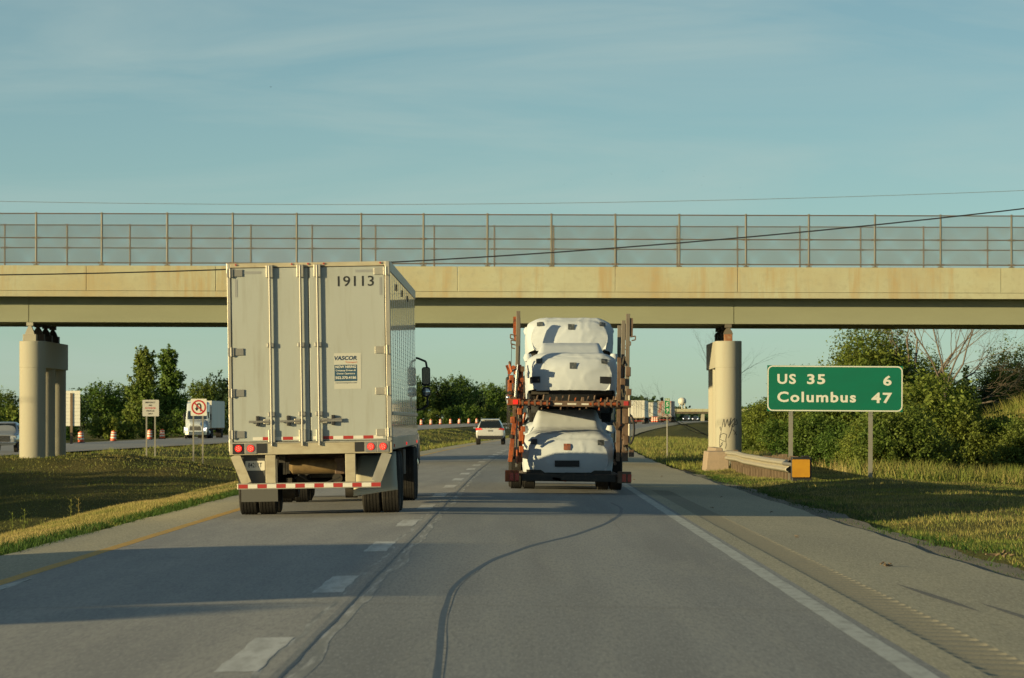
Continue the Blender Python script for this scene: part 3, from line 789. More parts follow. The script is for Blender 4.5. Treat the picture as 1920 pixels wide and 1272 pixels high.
# ------------------------------------------------------------------ road tractor (front towards +y), rear of cab at y0
def make_tractor(root, y0, paint, fine=True, low=False):
    hw = 1.22
    hi = (lambda z: min(z, 2.62)) if low else (lambda z: z)
    mx = 1.34 if low else 1.44
    def sec(y, w0, zb, zt, wt):
        return [(-w0, y, zb), (w0, y, zb), (w0, y, zb + (zt - zb) * .45), (wt, y, zt - .12), (wt * .82, y, zt), (-wt * .82, y, zt), (-wt, y, zt - .12), (-w0, y, zb + (zt - zb) * .45)]
    c = MB().loft([sec(y0, 1.20, 1.05, hi(3.90), 1.16), sec(y0 + .9, hw, 1.0, hi(3.95), 1.18), sec(y0 + 1.9, hw, .95, hi(3.78), 1.12), sec(y0 + 2.45, hw, .9, hi(3.05), 1.08)])
    c.build('cab', paint, root, smooth=True, bevel=0.04)
    h = MB().loft([sec(y0 + 2.45, 1.12, .85, 2.02, 1.0), sec(y0 + 3.2, 1.02, .8, 1.9, .86), sec(y0 + 4.1, .95, .72, 1.72, .72), sec(y0 + 4.45, .84, .72, 1.5, .6)])
    h.build('hood', paint, root, smooth=True, bevel=0.03)
    for s in (-1, 1):
        f = MB()
        prof = [(y0 + 2.7, .75), (y0 + 2.78, 1.12), (y0 + 3.15, 1.27), (y0 + 3.75, 1.25), (y0 + 4.2, 1.05), (y0 + 4.38, .62), (y0 + 4.1, .62), (y0 + 3.95, .95), (y0 + 3.6, 1.1), (y0 + 3.25, 1.1), (y0 + 3.0, .95), (y0 + 2.9, .75)]
        a, b = sorted((s * .80, s * 1.24))
        f.prism(prof, 'x', a, b).build('fender', paint, root, bevel=0.02)
        hl = MB().loft([[(s * .80, y0 + 4.42, .86), (s * 1.20, y0 + 4.22, .88), (s * 1.21, y0 + 4.10, 1.16), (s * .86, y0 + 4.40, 1.06)], [(s * .80, y0 + 4.30, .86), (s * 1.16, y0 + 4.0, .88), (s * 1.16, y0 + 3.95, 1.16), (s * .84, y0 + 4.2, 1.06)]])
        hl.build('headlight', LAMP_WHITE, root)
        # mirror on its bracket
        x0, x1 = s * 1.18, s * 1.50
        ym = y0 + 2.0
        m = MB().path([(x0, ym, 2.78), (s * (mx - .16), ym, 2.77), (s * mx, ym - .01, 2.70), (s * (mx + .02), ym - .02, 2.58)], .022, 6)
        mr0 = m
        m = MB().path([(s * (mx + .02), ym, 2.02), (s * (mx + .02), ym, 1.82), (s * (mx - .1), ym, 1.74), (x0, ym, 1.73)], .022, 6)
        mr = mr0.build('mirror', BLACK, root, smooth=True)
        m.build('lower_arm', BLACK, mr, smooth=True)
        MB().prism(rounded_rect(.17, .38, .05), 'y', -.05, .05).build('mirror_housing', BLACK, mr, loc=(s * mx, ym, 2.40), bevel=0.02)
        MB().prism(rounded_rect(.135, .32, .04), 'y', -.058, -.0515).build('mirror_glass', GLASS, mr, loc=(s * mx, ym, 2.41))
        MB().prism(rounded_rect(.17, .20, .05), 'y', -.06, .05).build('mirror_housing', BLACK, mr, loc=(s * mx, ym, 2.09), bevel=0.02)
        MB().loft([[(s * mx + r_ * math.cos(t), ym - .062 - d_, 2.09 + r_ * math.sin(t)) for t in np.linspace(0, 2 * math.pi, 13)[:-1]] for r_, d_ in ((.075, 0), (.055, .02), (.02, .03))]).build('mirror_glass', CHROME, mr, smooth=True)
        MB().cyl((s * .98, y0 - .9 + 1.1, .62), (s * .98, y0 + 1.9, .62), .30, n=18).build('fuel_tank', CHROME if fine else STEEL, root, smooth=True)
        MB().box(min(s * .9, s * 1.22), max(s * .9, s * 1.22), y0 + 1.95, y0 + 2.7, .42, .9).build('step', DARK, root, bevel=0.02)
        wheel(root, s * 1.05, y0 + 3.5, .50, .29, CHROME)
        MB().box(min(s * 1.225, s * 1.235), max(s * 1.225, s * 1.235), y0 + 1.55, y0 + 2.25, 2.15, 2.85).build('side_window', GLASS, root)
    b = y0 + 4.47
    MB().loft([[(-.62, b - .02, .85), (.62, b - .02, .85), (.55, b - .10, 1.46), (-.55, b - .10, 1.46)], [(-.62, b + .03, .85), (.62, b + .03, .85), (.55, b - .04, 1.46), (-.55, b - .04, 1.46)]]).build('grille', BLACK, root)
    for k in range(6):
        z = .92 + k * .095
        MB().box(-.56, .56, b + .032 - (z - .85) * .115, b + .05 - (z - .85) * .115, z, z + .03).build('grille_bar', STEEL, root)
    MB().prism([(-1.2, b - .35), (-1.1, b - .05), (-.7, b + .12), (.7, b + .12), (1.1, b - .05), (1.2, b - .35)], 'z', .38, .74).build('bumper', CHROME, root, bevel=0.02)
    MB().loft([[(-1.02, y0 + 2.46, 2.08), (1.02, y0 + 2.46, 2.08), (1.0, y0 + 2.44, hi(2.92) - .1 * low), (-1.0, y0 + 2.44, hi(2.92) - .1 * low)], [(-.98, y0 + 2.54, 2.06), (.98, y0 + 2.54, 2.06), (.94, y0 + 2.475, hi(2.94) - .1 * low), (-.94, y0 + 2.475, hi(2.94) - .1 * low)]]).build('windshield', GLASS, root)
    MB().box(-.55, .55, y0 - 4.2, y0 + 4.0, .72, .95).build('frame_rail', DARK, root)
    for ya in (y0 - 2.35, y0 - 1.05):
        for s in (-1, 1):
            wheel(root, s * .86, ya, .51, .28); wheel(root, s * 1.17, ya, .51, .28)
        MB().cyl((-1.0, ya, .51), (1.0, ya, .51), .13, n=12).build('axle', DARK, root, smooth=True)

TL = 16.15
def make_semi(name, label, loc, rotz, paint, cat='truck', box=PLAIN_W, group=None, detail=False, tractor=True, tilt=0.0):
    root = thing(name, label, cat, loc, (0, tilt, rotz), group)
    W, ZT, ZB = 1.295, 4.06, 1.20
    t = .03
    if not detail:
        MB().box(-W, W, 0.02, TL, ZB - .08, ZT).build('cargo_box', box, root, bevel=0.015)
        MB().box(-W + .06, -.012, -.012, .018, ZB + .02, ZT - .1).build('door', box, root)
        MB().box(.012, W - .06, -.012, .018, ZB + .02, ZT - .1).build('door', box, root)
        for s in (-1, 1):
            r = MB().cyl((s * .62, -.04, ZB), (s * .62, -.04, ZT - .08), .022, n=6).build('lock_rod', STEEL, root)
            MB().cyl((s * .22, -.04, ZB), (s * .22, -.04, ZT - .08), .022, n=6).build('lock_rod', STEEL, root)
            disc(MB(), s * 1.1, -.03, 1.10, .06, .03).build('tail_light', RED_LENS, root)
            MB().beam((s * 1.2, .05, 1.05), (s * 1.0, .05, .55), .10, .05).build('guard_strut', ALU, root)
        MB().box(-W, W, -.005, .2, 1.0, ZB - .085).build('sill', SILL, root)
        MB().box(-1.1, 1.1, .02, .10, .46, .56).build('under_guard', TAPE_RED, root)
    for ya in (3.0, 4.3):
        for s in (-1, 1):
            wheel(root, s * .86, ya, .50, .31); wheel(root, s * 1.175, ya, .50, .31)
        MB().cyl((-1.0, ya, .50), (1.0, ya, .50), .075, n=12).build('axle', DARK, root, smooth=True)
    for s in (-1, 1):
        MB().box(s * .55 - .05, s * .55 + .05, 1.6, 6.4, .86, 1.08).build('slider_rail', DARK, root)
        if not detail:
            MB().box(s * .86 - .28, s * 1.0 + .15, 2.2, 2.22, .25, .95).build('mud_flap', FLAP_D, root)
    for s in (-1, 1):
        MB().box(s * .75 - .06, s * .75 + .06, 12.6, 12.8, .35, 1.1).build('landing_leg', STEEL, root)
    if tractor:
        make_tractor(root, 16.35 if detail else 17.15, paint, detail)
    return root

# ------------------------------------------------------------------ the white box trailer ahead on the left
semi = make_semi('semi_truck', 'white box semi trailer braking in the left lane, number 19113 on its right door', (-3.395, 70.0, road_z(-3.4, 70) + .004), 0, TRACTOR_D, detail=True, tilt=-0.016)
W, ZT, ZB = 1.295, 4.06, 1.20
MB().box(-W + .01, W - .035, .06, TL, ZT - .05, ZT - .004).build('roof', PLAIN_W, semi)
MB().box(-W + .03, W - .03, .12, TL - .03, 1.04, 1.20).build('floor', DARK, semi)
MB().box(-W, W - .02, TL - .03, TL, 1.05, ZT - .055).build('front_wall', PLAIN_W, semi)
# side walls: riveted panels
npan = 13
pw = (TL - .22) / npan
for s in (-1, 1):
    for k in range(npan):
        y0 = .12 + k * pw
        a, b = sorted((s * (W - .03), s * W))
        MB().box(a, b, y0 + .004, y0 + pw - .004, 1.44, ZT - .17).build('side_panel', TRAILER_SIDE, semi)
        if s > 0:
            rv = MB()
            MB().box(W, W + .004, y0 - .03, y0 + .03, 1.44, ZT - .17).build('panel_seam', TRAILER_SIDE, semi)
            for yy in (y0,):
                for q in range(34):
                    z = 1.50 + q * .0705
                    rv.add([(W + .0045, yy - .012, z - .011), (W + .0045, yy + .012, z - .011), (W + .0045, yy + .012, z + .011), (W + .0045, yy - .012, z + .011), (W + .009, yy, z)], [(0, 1, 4), (1, 2, 4), (2, 3, 4), (3, 0, 4)])
            tag(rv.build('rivet_seam', ALU, semi), kind='stuff')
    a, b = sorted((s * (W - .035), s * (W + .012)))
    MB().box(a, b, .06, TL, ZT - .165, ZT).build('top_rail', ALU, semi, bevel=0.006)
    MB().box(a, b + (.006 if s > 0 else 0), .06, TL, 1.06, 1.25).build('bottom_rail', ALU, semi, bevel=0.006)
    MB().box(a, b, .06, TL, 1.252, 1.435).build('scuff_band', TRAILER_SIDE, semi)
    MB().box(s * W - .012, s * W + .030, .10, TL - .3, 1.60, 1.66).build('rub_rail', ALU, semi, bevel=0.008)
for k in range(3):
    MB().box(W + .004, W + .022, 3.4 + k * 3.4, 3.52 + k * 3.4, ZT - .38, ZT - .27).build('vent', BLACK, semi)
for yy in (.35, 7.5, 14.8):
    MB().box(W + .018, W + .035, yy, yy + .10, 1.09, 1.14).build('marker_light', RED_LIT if yy > 5 else RED_LENS, semi)
# rear frame
fr = MB()
fr.box(-W, -W + .055, -.01, .10, ZB, ZT - .004).build('rear_post', ALU, semi, bevel=0.006)
MB().box(W - .075, W, -.01, .10, ZB, ZT - .004).build('rear_post', ALU, semi, bevel=0.006)
MB().box(-W + .058, W - .078, -.012, .10, ZT - .075, ZT - .006).build('header', SILL, semi, bevel=0.006)
MB().box(-W, W, -.02, .12, 1.005, 1.195).build('sill', SILL, semi, bevel=0.006)
MB().box(-W + .02, W - .02, -.034, -.021, 1.185, 1.205).build('sill_lip', ALU, semi)
for x in (-1.15, -.26, 0, .25, 1.15):
    MB().cyl((x, -.035, ZT - .03), (x, -.013, ZT - .03), .014, n=8).build('clearance_light', RED_LENS, semi)
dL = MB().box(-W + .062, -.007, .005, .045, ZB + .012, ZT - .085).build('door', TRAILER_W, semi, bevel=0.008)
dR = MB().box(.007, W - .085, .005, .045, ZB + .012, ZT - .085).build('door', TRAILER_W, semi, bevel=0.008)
MB().box(-.0055, .0055, .012, .03, ZB + .012, ZT - .085).build('door_seal', BLACK, semi)
for d, xs in ((dL, (-.615, -.127)), (dR, (.144,))):
    for x in xs:
        rod = MB().cyl((x, -.050, ZB - .06), (x, -.050, ZT - .05), .020, n=10).build('lock_rod', STEEL, d, smooth=True)
        for z in (3.92, 2.745, 1.645, 1.30):
            h = .10 if z in (3.92, 1.30) else .035
            MB().box(x - .055, x + .055, -.062, .004, z - h, z + h).build('rod_keeper', ALU if h > .05 else STEEL, d, bevel=0.008)
        s = 1 if x > 0 else -1
        hx = x + s * .02
        hd = MB().cyl((hx, -.05, 1.53), (hx + s * .34, -.045, 1.53 if s < 0 else 1.56), .018, n=8)
        hd.box(min(hx + s * .10, hx + s * .34), max(hx + s * .10, hx + s * .34), -.062, -.04, 1.515, 1.545)
        hd.build('door_handle', STEEL, d)
        MB().box(hx + s * .20 - .03, hx + s * .20 + .03, -.06, .004, 1.46, 1.62).build('handle_catch', BLACK, d, bevel=0.01)
        MB().box(hx - .05 + s * .06, hx + .05 + s * .06, -.045, .004, 1.49, 1.57).build('handle_hub', ALU, d, bevel=0.01)
for z in (3.90, 2.645, 1.99, 1.33):
    for s, d in ((-1, dL), (1, dR)):
        e = s * W
        h = MB().box(min(e, e - s * .10), max(e, e - s * .10), -.035, -.0105, z - .065, z + .065)
        h.box(min(e - s * .10, e - s * .25), max(e - s * .10, e - s * .25), -.018, .004, z - .055, z + .055)
        h.cyl((e - s * .055, -.036, z - .075), (e - s * .055, -.036, z + .075), .014, n=8)
        h.build('hinge', ALU if s > 0 else STEEL, d, bevel=0.004)
# tapes
for s, d in ((-1, dL), (1, dR)):
    MB().box(min(s * 1.04, s * .75), max(s * 1.04, s * .75), .0015, .0045, 3.885, 3.925).build('reflective_tape', TAPE_G, d)
    MB().box(min(s * 1.13, s * 1.17), max(s * 1.13, s * 1.17), .0015, .0045, 3.52, 3.80).build('reflective_tape', TAPE_G, d)
x = -.90
segs = []
cur = -.92
while cur < W - .2:
    nxt = min(cur + .16, W - .12)
    segs.append((cur, nxt, int(round((cur + .92) / .16)) % 2))
    cur = nxt
for a, b, red in segs:
    if a < .02 and b > -.03:
        continue
    MB().box(a, b - .002, .001, .0045, 1.235, 1.285).build('reflective_tape', TAPE_RED if red else TAPE_W, dL if a < 0 else dR)
# lettering on the right door
text_part('19113', INK, dR, 'fleet_number', (.755, .003, 3.745), .165, .575, bold=.008)
MB().box(.39, .82, .002, .0045, 2.03, 2.60).build('hiring_poster', DECAL_CREAM, dR)
text_part('VASCOR', DECAL_NAVY, dR, 'poster_lettering', (.575, .001, 2.522), .068, .36, bold=.035, shear=.18)
text_part('Transport', DECAL_RED, dR, 'poster_lettering', (.665, .001, 2.452), .036, .19, bold=.0)
MB().box(.395, .755, .0, .0018, 2.155, 2.415).build('poster_panel', DECAL_BLUE, dR)
for txt, z, hh, ww in (('NOW HIRING', 2.382, .042, .33), ('Company Drivers &', 2.322, .034, .32), ('Owner Operators', 2.272, .034, .29), ('502.370.4186', 2.210, .044, .33)):
    text_part(txt, DECAL_W, dR, 'poster_lettering', (.575, -.001, z), hh, ww, bold=.02, shear=.12 if 'NOW' in txt else 0)
text_part('vascortransport.com', DECAL_NAVY, dR, 'poster_lettering', (.575, .001, 2.125), .026, .34)
# lamps in the rear sill
for s in (-1, 1):
    for x in (.955, 1.15):
        MB().box(s * x - .095, s * x + .095, -.032, -.0205, 1.02, 1.19).build('lamp_plate', BLACK if (x > 1 and s < 0) else STEEL, semi, bevel=0.004)
        lp = disc(MB(), s * x, -.046, 1.108, .056, .0135, 20).build('tail_light', RED_LIT, semi, smooth=True)
        ld = MB()
        for q in range(6):
            a = q / 6 * 2 * math.pi + .3
            disc(ld, s * x + .031 * math.cos(a), -.051, 1.108 + .031 * math.sin(a), .0085, .006, 6)
        disc(ld, s * x, -.051, 1.108, .0085, .006, 6)
        ld.build('led_cluster', LED_DOT, lp)
    e0, e1 = sorted((s * .85, s * .70))
    MB().prism([(e0, 1.03), (e1, 1.03), (e1, 1.18), (e0, 1.18)], 'y', -.03, -.0205).build('reflector_panel', BLACK, semi)
# under-ride guard
for s in (-1, 1):
    top, bot = s * 1.21, s * 1.03
    MB().beam((top, .035, 1.003), (bot, .035, .55), .155, .06, up=(0, 1, 0)).build('guard_strut', SILL if s < 0 else ALU, semi)
    MB().box(s * .635 - .09, s * .635 + .07, .01, .13, .552, 1.003).build('guard_post', SILL, semi, bevel=0.006)
MB().box(-1.18, 1.11, -.005, .10, .455, .552).build('under_guard', ALU, semi, bevel=0.006)
for k in range(15):
    a = -1.16 + k * .151
    MB().box(a, a + .149, -.0085, -.0055, .472, .535).build('reflective_tape', TAPE_RED if k % 2 == 0 else TAPE_W, semi)
pl = MB().prism(rounded_rect(.31, .155, .015), 'y', 0, .004).build('licence_plate', DECAL_W, semi, loc=(-.90, .155, .83))
text_part('84211T', INK, pl, 'plate_lettering', (0, -.001, .01), .075, .22, bold=.01)
MB().box(-1.15, -.62, .17, .19, .52, 1.0).build('plate_bracket', FLAP_D, semi)
MB().box(-1.26, -.66, 2.20, 2.225, .22, 1.02).build('mud_flap', FLAP_D, semi)
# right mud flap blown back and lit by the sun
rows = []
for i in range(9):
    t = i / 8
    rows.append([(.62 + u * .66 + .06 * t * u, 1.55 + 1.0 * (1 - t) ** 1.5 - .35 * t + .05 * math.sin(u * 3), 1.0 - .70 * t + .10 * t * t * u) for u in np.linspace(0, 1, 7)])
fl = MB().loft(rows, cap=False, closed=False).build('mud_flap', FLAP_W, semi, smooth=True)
so = fl.modifiers.new('thick', 'SOLIDIFY'); so.thickness = .008
# running gear in the shade
MB().lathe_x([(-.42, 0), (-.42, .06), (-.36, .135), (.36, .135), (.42, .06), (.42, 0)], 20).build('air_tank', TANK, semi, smooth=True, loc=(-.03, 1.9, .80))
MB().box(.30, .46, 1.78, 1.95, .66, .93).build('valve_block', BROWN_ST, semi, bevel=0.01)
for s in (-1, 1):
    MB().box(s * .48 - .05, s * .48 + .05, 2.3, 5.0, .52, .60).build('spring', DARK, semi)
    for ya in (3.0, 4.3):
        MB().cyl((s * .42, ya, .45), (s * .62, ya, .45), .20, n=16).build('brake_drum', DARK, semi, smooth=True)
        MB().cyl((s * .30, ya - .28, .58), (s * .30, ya - .06, .58), .085, n=12).build('brake_chamber', DARK, semi, smooth=True)
MB().path([(-.3, 1.9, .66), (-.15, 2.3, .55), (.1, 2.6, .5), (.35, 2.5, .6)], .014).build('air_hose', BLACK, semi)
MB().beam((-.6, 2.2, .98), (.6, 2.2, .94), .08, .10).build('cross_member', BROWN_ST, semi)
for s in (-1, 1):
    MB().box(s * 1.16 - .05, s * 1.16 + .05, 9.4, 10.9, .55, 1.0).build('tyre_rack', DARK, semi)

# ------------------------------------------------------------------ oncoming and distant lorries
make_semi('semi_truck', 'white oncoming semi with pale blue cab and lit headlights beyond the median', (-34.9, 470 + 21.75, road_z(-34.9, 480) + .01), R(180 - 1.0), TRACTOR_B)
make_semi('semi_truck', 'oncoming white semi beside the camera, casting the long shadow over the left lane', (-32.3, 35.4, road_z(-33.2, 30) + .01), R(180), TRACTOR_B)
for i, (px, Y, lab) in enumerate(((1195, 760, 'distant white trailer nearest the car carrier, seen from behind'), (1213, 905, 'second distant white trailer, between the nearest one and the mile marker'), (1246, 830, 'distant grey and red trailer half hidden behind the green mile marker'))):
    X = (px - 985) * Y / F_PX
    rz = -math.atan(2 * 5.1e-5 * (Y - 112))
    make_semi('semi_truck', lab, (X, Y, road_z(X, Y)), rz, TRACTOR_D, box=PLAIN_W if i < 2 else M('grey_trailer', (.33, .31, .29), .6, var=[((1, 1, .6), (.36, .10, .07), .5, .56, .8)]), group='lorries far ahead')

# ------------------------------------------------------------------ car carrier
CX, CY = 0.915, 93.2
cz = road_z(CX, CY)
car = thing('car_carrier', 'orange and brown open car carrier trailer loaded with covered cars in the right lane', 'truck', (CX, CY, cz), (0, .013, 0))
for s in (-1, 1):
    for k, (yy, zt) in enumerate(((.05, 3.86), (4.4, 3.82), (8.6, 3.80))):
        x = s * (1.115 if s < 0 else 1.215)
        MB().box(x - .043, x + .043, yy, yy + .13, .9 if k else 1.9, zt + (0 if s < 0 else -.03)).build('post', POST_ST, car, bevel=0.006)
        if k < 3:
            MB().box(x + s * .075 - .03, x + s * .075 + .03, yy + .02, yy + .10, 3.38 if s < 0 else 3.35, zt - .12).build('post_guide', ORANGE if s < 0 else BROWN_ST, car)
            hk = MB().path([(x + s * .05, yy, zt - .52), (x + s * .16, yy, zt - .50), (x + s * .16, yy, zt - .58), (x + s * .08, yy, zt - .60)], .014, 5).build('chain_hook', BROWN_ST, car)
    for yy in ((2.1, 6.4) if s > 0 else ()):
        x = s * 1.2
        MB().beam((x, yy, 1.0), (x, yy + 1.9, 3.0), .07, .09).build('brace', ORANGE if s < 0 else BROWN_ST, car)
    # lower and upper side rails
    xx = s * 1.18
    MB().box(xx - .06, xx + .06, .1, 10.3, .78, .96).build('side_rail', BROWN_ST, car, bevel=0.008)
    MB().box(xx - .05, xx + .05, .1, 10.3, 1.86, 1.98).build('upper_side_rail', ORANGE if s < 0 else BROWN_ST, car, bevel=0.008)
    # wheel track ramps of both decks
    for base, yy0, yy1 in ((.42, .15, 10.3), (2.0, .1, 4.8)):
        MB().box(s * .80 - .26, s * .80 + .26, yy0, yy1, base - .05, base).build('wheel_track', BROWN_ST, car)
    rail = MB().beam((s * .80, 5.0, 2.42), (s * .80, 9.7, 2.15), .5, .05).build('wheel_track', BROWN_ST, car)
# rear uprights on the left: orange lifting gear
L = -1.18
MB().beam((L - .07, -.02, .66), (L + .02, .0, 1.55), .095, .10, up=(0, 1, 0)).build('rear_upright', ORANGE, car, bevel=0.006)
MB().beam((L + .02, -.0, 1.5), (L + .01, .0, 2.45), .085, .10, up=(0, 1, 0)).build('rear_upright', BROWN_ST, car, bevel=0.006)
MB().box(L + .11, L + .19, .05, .18, .7, 2.25).build('rear_upright', ORANGE, car, bevel=0.006)
MB().box(L + .045, L + .085, .02, .06, .55, 1.85).build('control_rod', STEEL, car)
for z0, z1, dx in ((1.48, 1.62, -.02), (1.1, 1.32, .16), (2.05, 2.4, -.09), (2.15, 2.6, .14), (2.32, 2.5, -.06), (.86, 1.0, .17), (2.5, 2.72, .10), (1.66, 1.8, .12), (1.3, 1.42, .20)):
    MB().box(L + dx - .05, L + dx + .05, -.07, .03, z0, z1).build('lift_bracket', ORANGE, car, bevel=0.012)
for z, dx in ((2.12, -.1), (2.28, .1), (2.55, .02), (1.55, .12), (1.2, -.06), (2.40, .16), (2.66, -.02)):
    MB().cyl((L + dx, -.10, z), (L + dx, .05, z), .045, n=10).build('pin', ORANGE if z > 2.2 else DARK, car, smooth=True)
MB().cyl((L + .03, -.10, 2.04), (L + .06, -.10, 2.60), .038, n=12).build('hydraulic_cylinder', CHROME, car, smooth=True)
MB().cyl((L + .06, -.10, 2.60), (L + .07, -.10, 2.72), .02, n=8).build('hydraulic_rod', CHROME, car, smooth=True)
for dx in (-.13, -.10, -.075):
    MB().cyl((L + dx, -.04, 1.35), (L + dx - .01, -.02, 1.95), .010, n=5).build('hose', BLACK, car)
MB().cyl((L - .07, -.05, 2.65), (L - .065, -.05, 3.15), .006, n=5).build('antenna', BLACK, car)
rg = np.random.RandomState(12)
for q in range(34):
    z = rg.uniform(.6, 2.75); x = L + rg.uniform(-.11, .22); y = rg.uniform(-.1, .5)
    b = MB()
    if q % 3 == 0:
        b.cyl((x, y - .04, z), (x + rg.uniform(-.03, .03), y, z + rg.uniform(.1, .3)), rg.uniform(.01, .022), n=7)
    elif q % 3 == 1:
        b.beam((x, y, z), (x + rg.uniform(-.1, .1), y + rg.uniform(-.1, .2), z + rg.uniform(.06, .25)), .035, .05)
    else:
        b.prism(rounded_rect(rg.uniform(.05, .11), rg.uniform(.06, .16), .015, 2), 'y', -.03, .03)
        b.v = [(p[0] + x, p[1] + y, p[2] + z) for p in b.v]
    b.build('lift_gear', (ORANGE, ORANGE, BROWN_ST, DARK)[q % 4], car)
for q in range(22):
    z = rg.uniform(.6, 2.9); x = 1.17 + rg.uniform(-.20, .14); y = rg.uniform(-.1, .5)
    MB().beam((x, y, z), (x + rg.uniform(-.08, .08), y + rg.uniform(-.1, .2), z + rg.uniform(.06, .25)), .04, .05).build('lift_gear', (BROWN_ST, DARK, ORANGE)[q % 3 if q % 5 == 0 else q % 2], car)
for q in range(16):
    x = -1.0 + q * .135
    MB().cyl((x, -.03 + .1 * (q % 2), 1.78 + .03 * (q % 3)), (x + .05, .1, 2.03 + .02 * (q % 4)), .02, n=6).build('deck_lug', (BROWN_ST, ORANGE)[q % 4 == 0], car)
# right side gear, in shade
Rr = 1.17
MB().box(Rr - .05, Rr + .08, .02, .14, .7, 2.0).build('rear_upright', BROWN_ST, car, bevel=0.006)
MB().box(Rr - .17, Rr - .09, .05, .18, .7, 2.9).build('rear_upright', BROWN_ST, car, bevel=0.006)
MB().cyl((Rr + .10, -.02, 1.1), (Rr + .09, -.02, 2.1), .025, n=8).build('hydraulic_cylinder', STEEL, car, smooth=True)
for z0, z1, dx in ((1.5, 1.66, .03), (2.5, 2.7, .06), (2.1, 2.24, .08), (1.05, 1.25, .03), (.8, .95, .15), (2.32, 2.46, -.05)):
    MB().box(Rr + dx - .055, Rr + dx + .055, -.06, .04, z0, z1).build('lift_bracket', BROWN_ST, car, bevel=0.012)
loop = [(Rr + .10 + .10 * math.sin(t) , -.03, 1.38 - .31 * math.cos(t)) for t in np.linspace(0.0, math.pi, 12)]
MB().path(loop, .024, 7).build('hose_loop', BLACK, car, smooth=True)
# cross members, lamps, bumper
MB().beam((-1.26, -.02, 1.915), (1.30, -.02, 1.90), .09, .12).build('upper_cross_beam', BROWN_ST, car, bevel=0.01)
for s in (-1, 1):
    MB().cyl((s * 1.05, -.09, 1.915), (s * .42, -.09, 1.905), .036, n=10).build('torque_tube', ORANGE, car, smooth=True)
    for q in range(5):
        xq = s * (.48 + q * .13)
        MB().box(xq - .02, xq + .02, -.13, -.05, 1.86, 1.975).build('ratchet', BROWN_ST, car)
    xe = s * 1.17
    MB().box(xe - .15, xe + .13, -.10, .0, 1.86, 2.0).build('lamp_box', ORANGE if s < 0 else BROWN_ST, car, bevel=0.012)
    MB().box(xe - .03, xe + .07, -.115, -.1005, 1.885, 1.975).build('tail_light', RED_LIT if s < 0 else RED_LENS, car)
    MB().cyl((s * 1.31, -.06, 1.93), (s * 1.335, -.06, 1.93), .05, n=12).build('marker_light', CLEAR_LENS, car)
    MB().box(s * .28 - .02, s * .28 + .02, -.06, -.02, 1.85, 2.05).build('stop_pin', BROWN_ST, car)
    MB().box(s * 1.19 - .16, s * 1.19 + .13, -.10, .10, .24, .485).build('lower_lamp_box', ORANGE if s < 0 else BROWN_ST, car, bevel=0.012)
    for q in (-.02, .095):
        MB().box(s * 1.19 + q - .04, s * 1.19 + q + .04, -.115, -.1005, .27, .43).build('tail_light', RED_LENS, car)
for a, b in ((-.27, -.16), (.0, .14), (.30, .40)):
    MB().box(a - .05, b, -.072, -.0655, 1.885, 1.92).build('reflective_tape', TAPE_W, car)
MB().box(-1.0, 1.0, .0, .14, .26, .41).build('bumper', DARK, car, bevel=0.012)
MB().box(-.17, .12, -.012, -.002, .29, .43).build('licence_plate', DARK, car)
MB().prism([(-.35, .30), (-.05, .25), (-.06, .31), (-.33, .35)], 'y', .0, .03).build('tow_flag', ORANGE, car)
MB().box(-.9, .9,   .2, 10.3, .40, .50).build('deck_floor', DARK, car)
for ya in (6.3, 7.5):
    for s in (-1, 1):
        wheel(car, s * .83, ya, .44, .27); wheel(car, s * 1.13, ya, .44, .27)
    MB().cyl((-1, ya, .44), (1, ya, .44), .075, n=12).build('axle', DARK, car)
make_tractor(car, 11.2, TRACTOR_D, False, True)

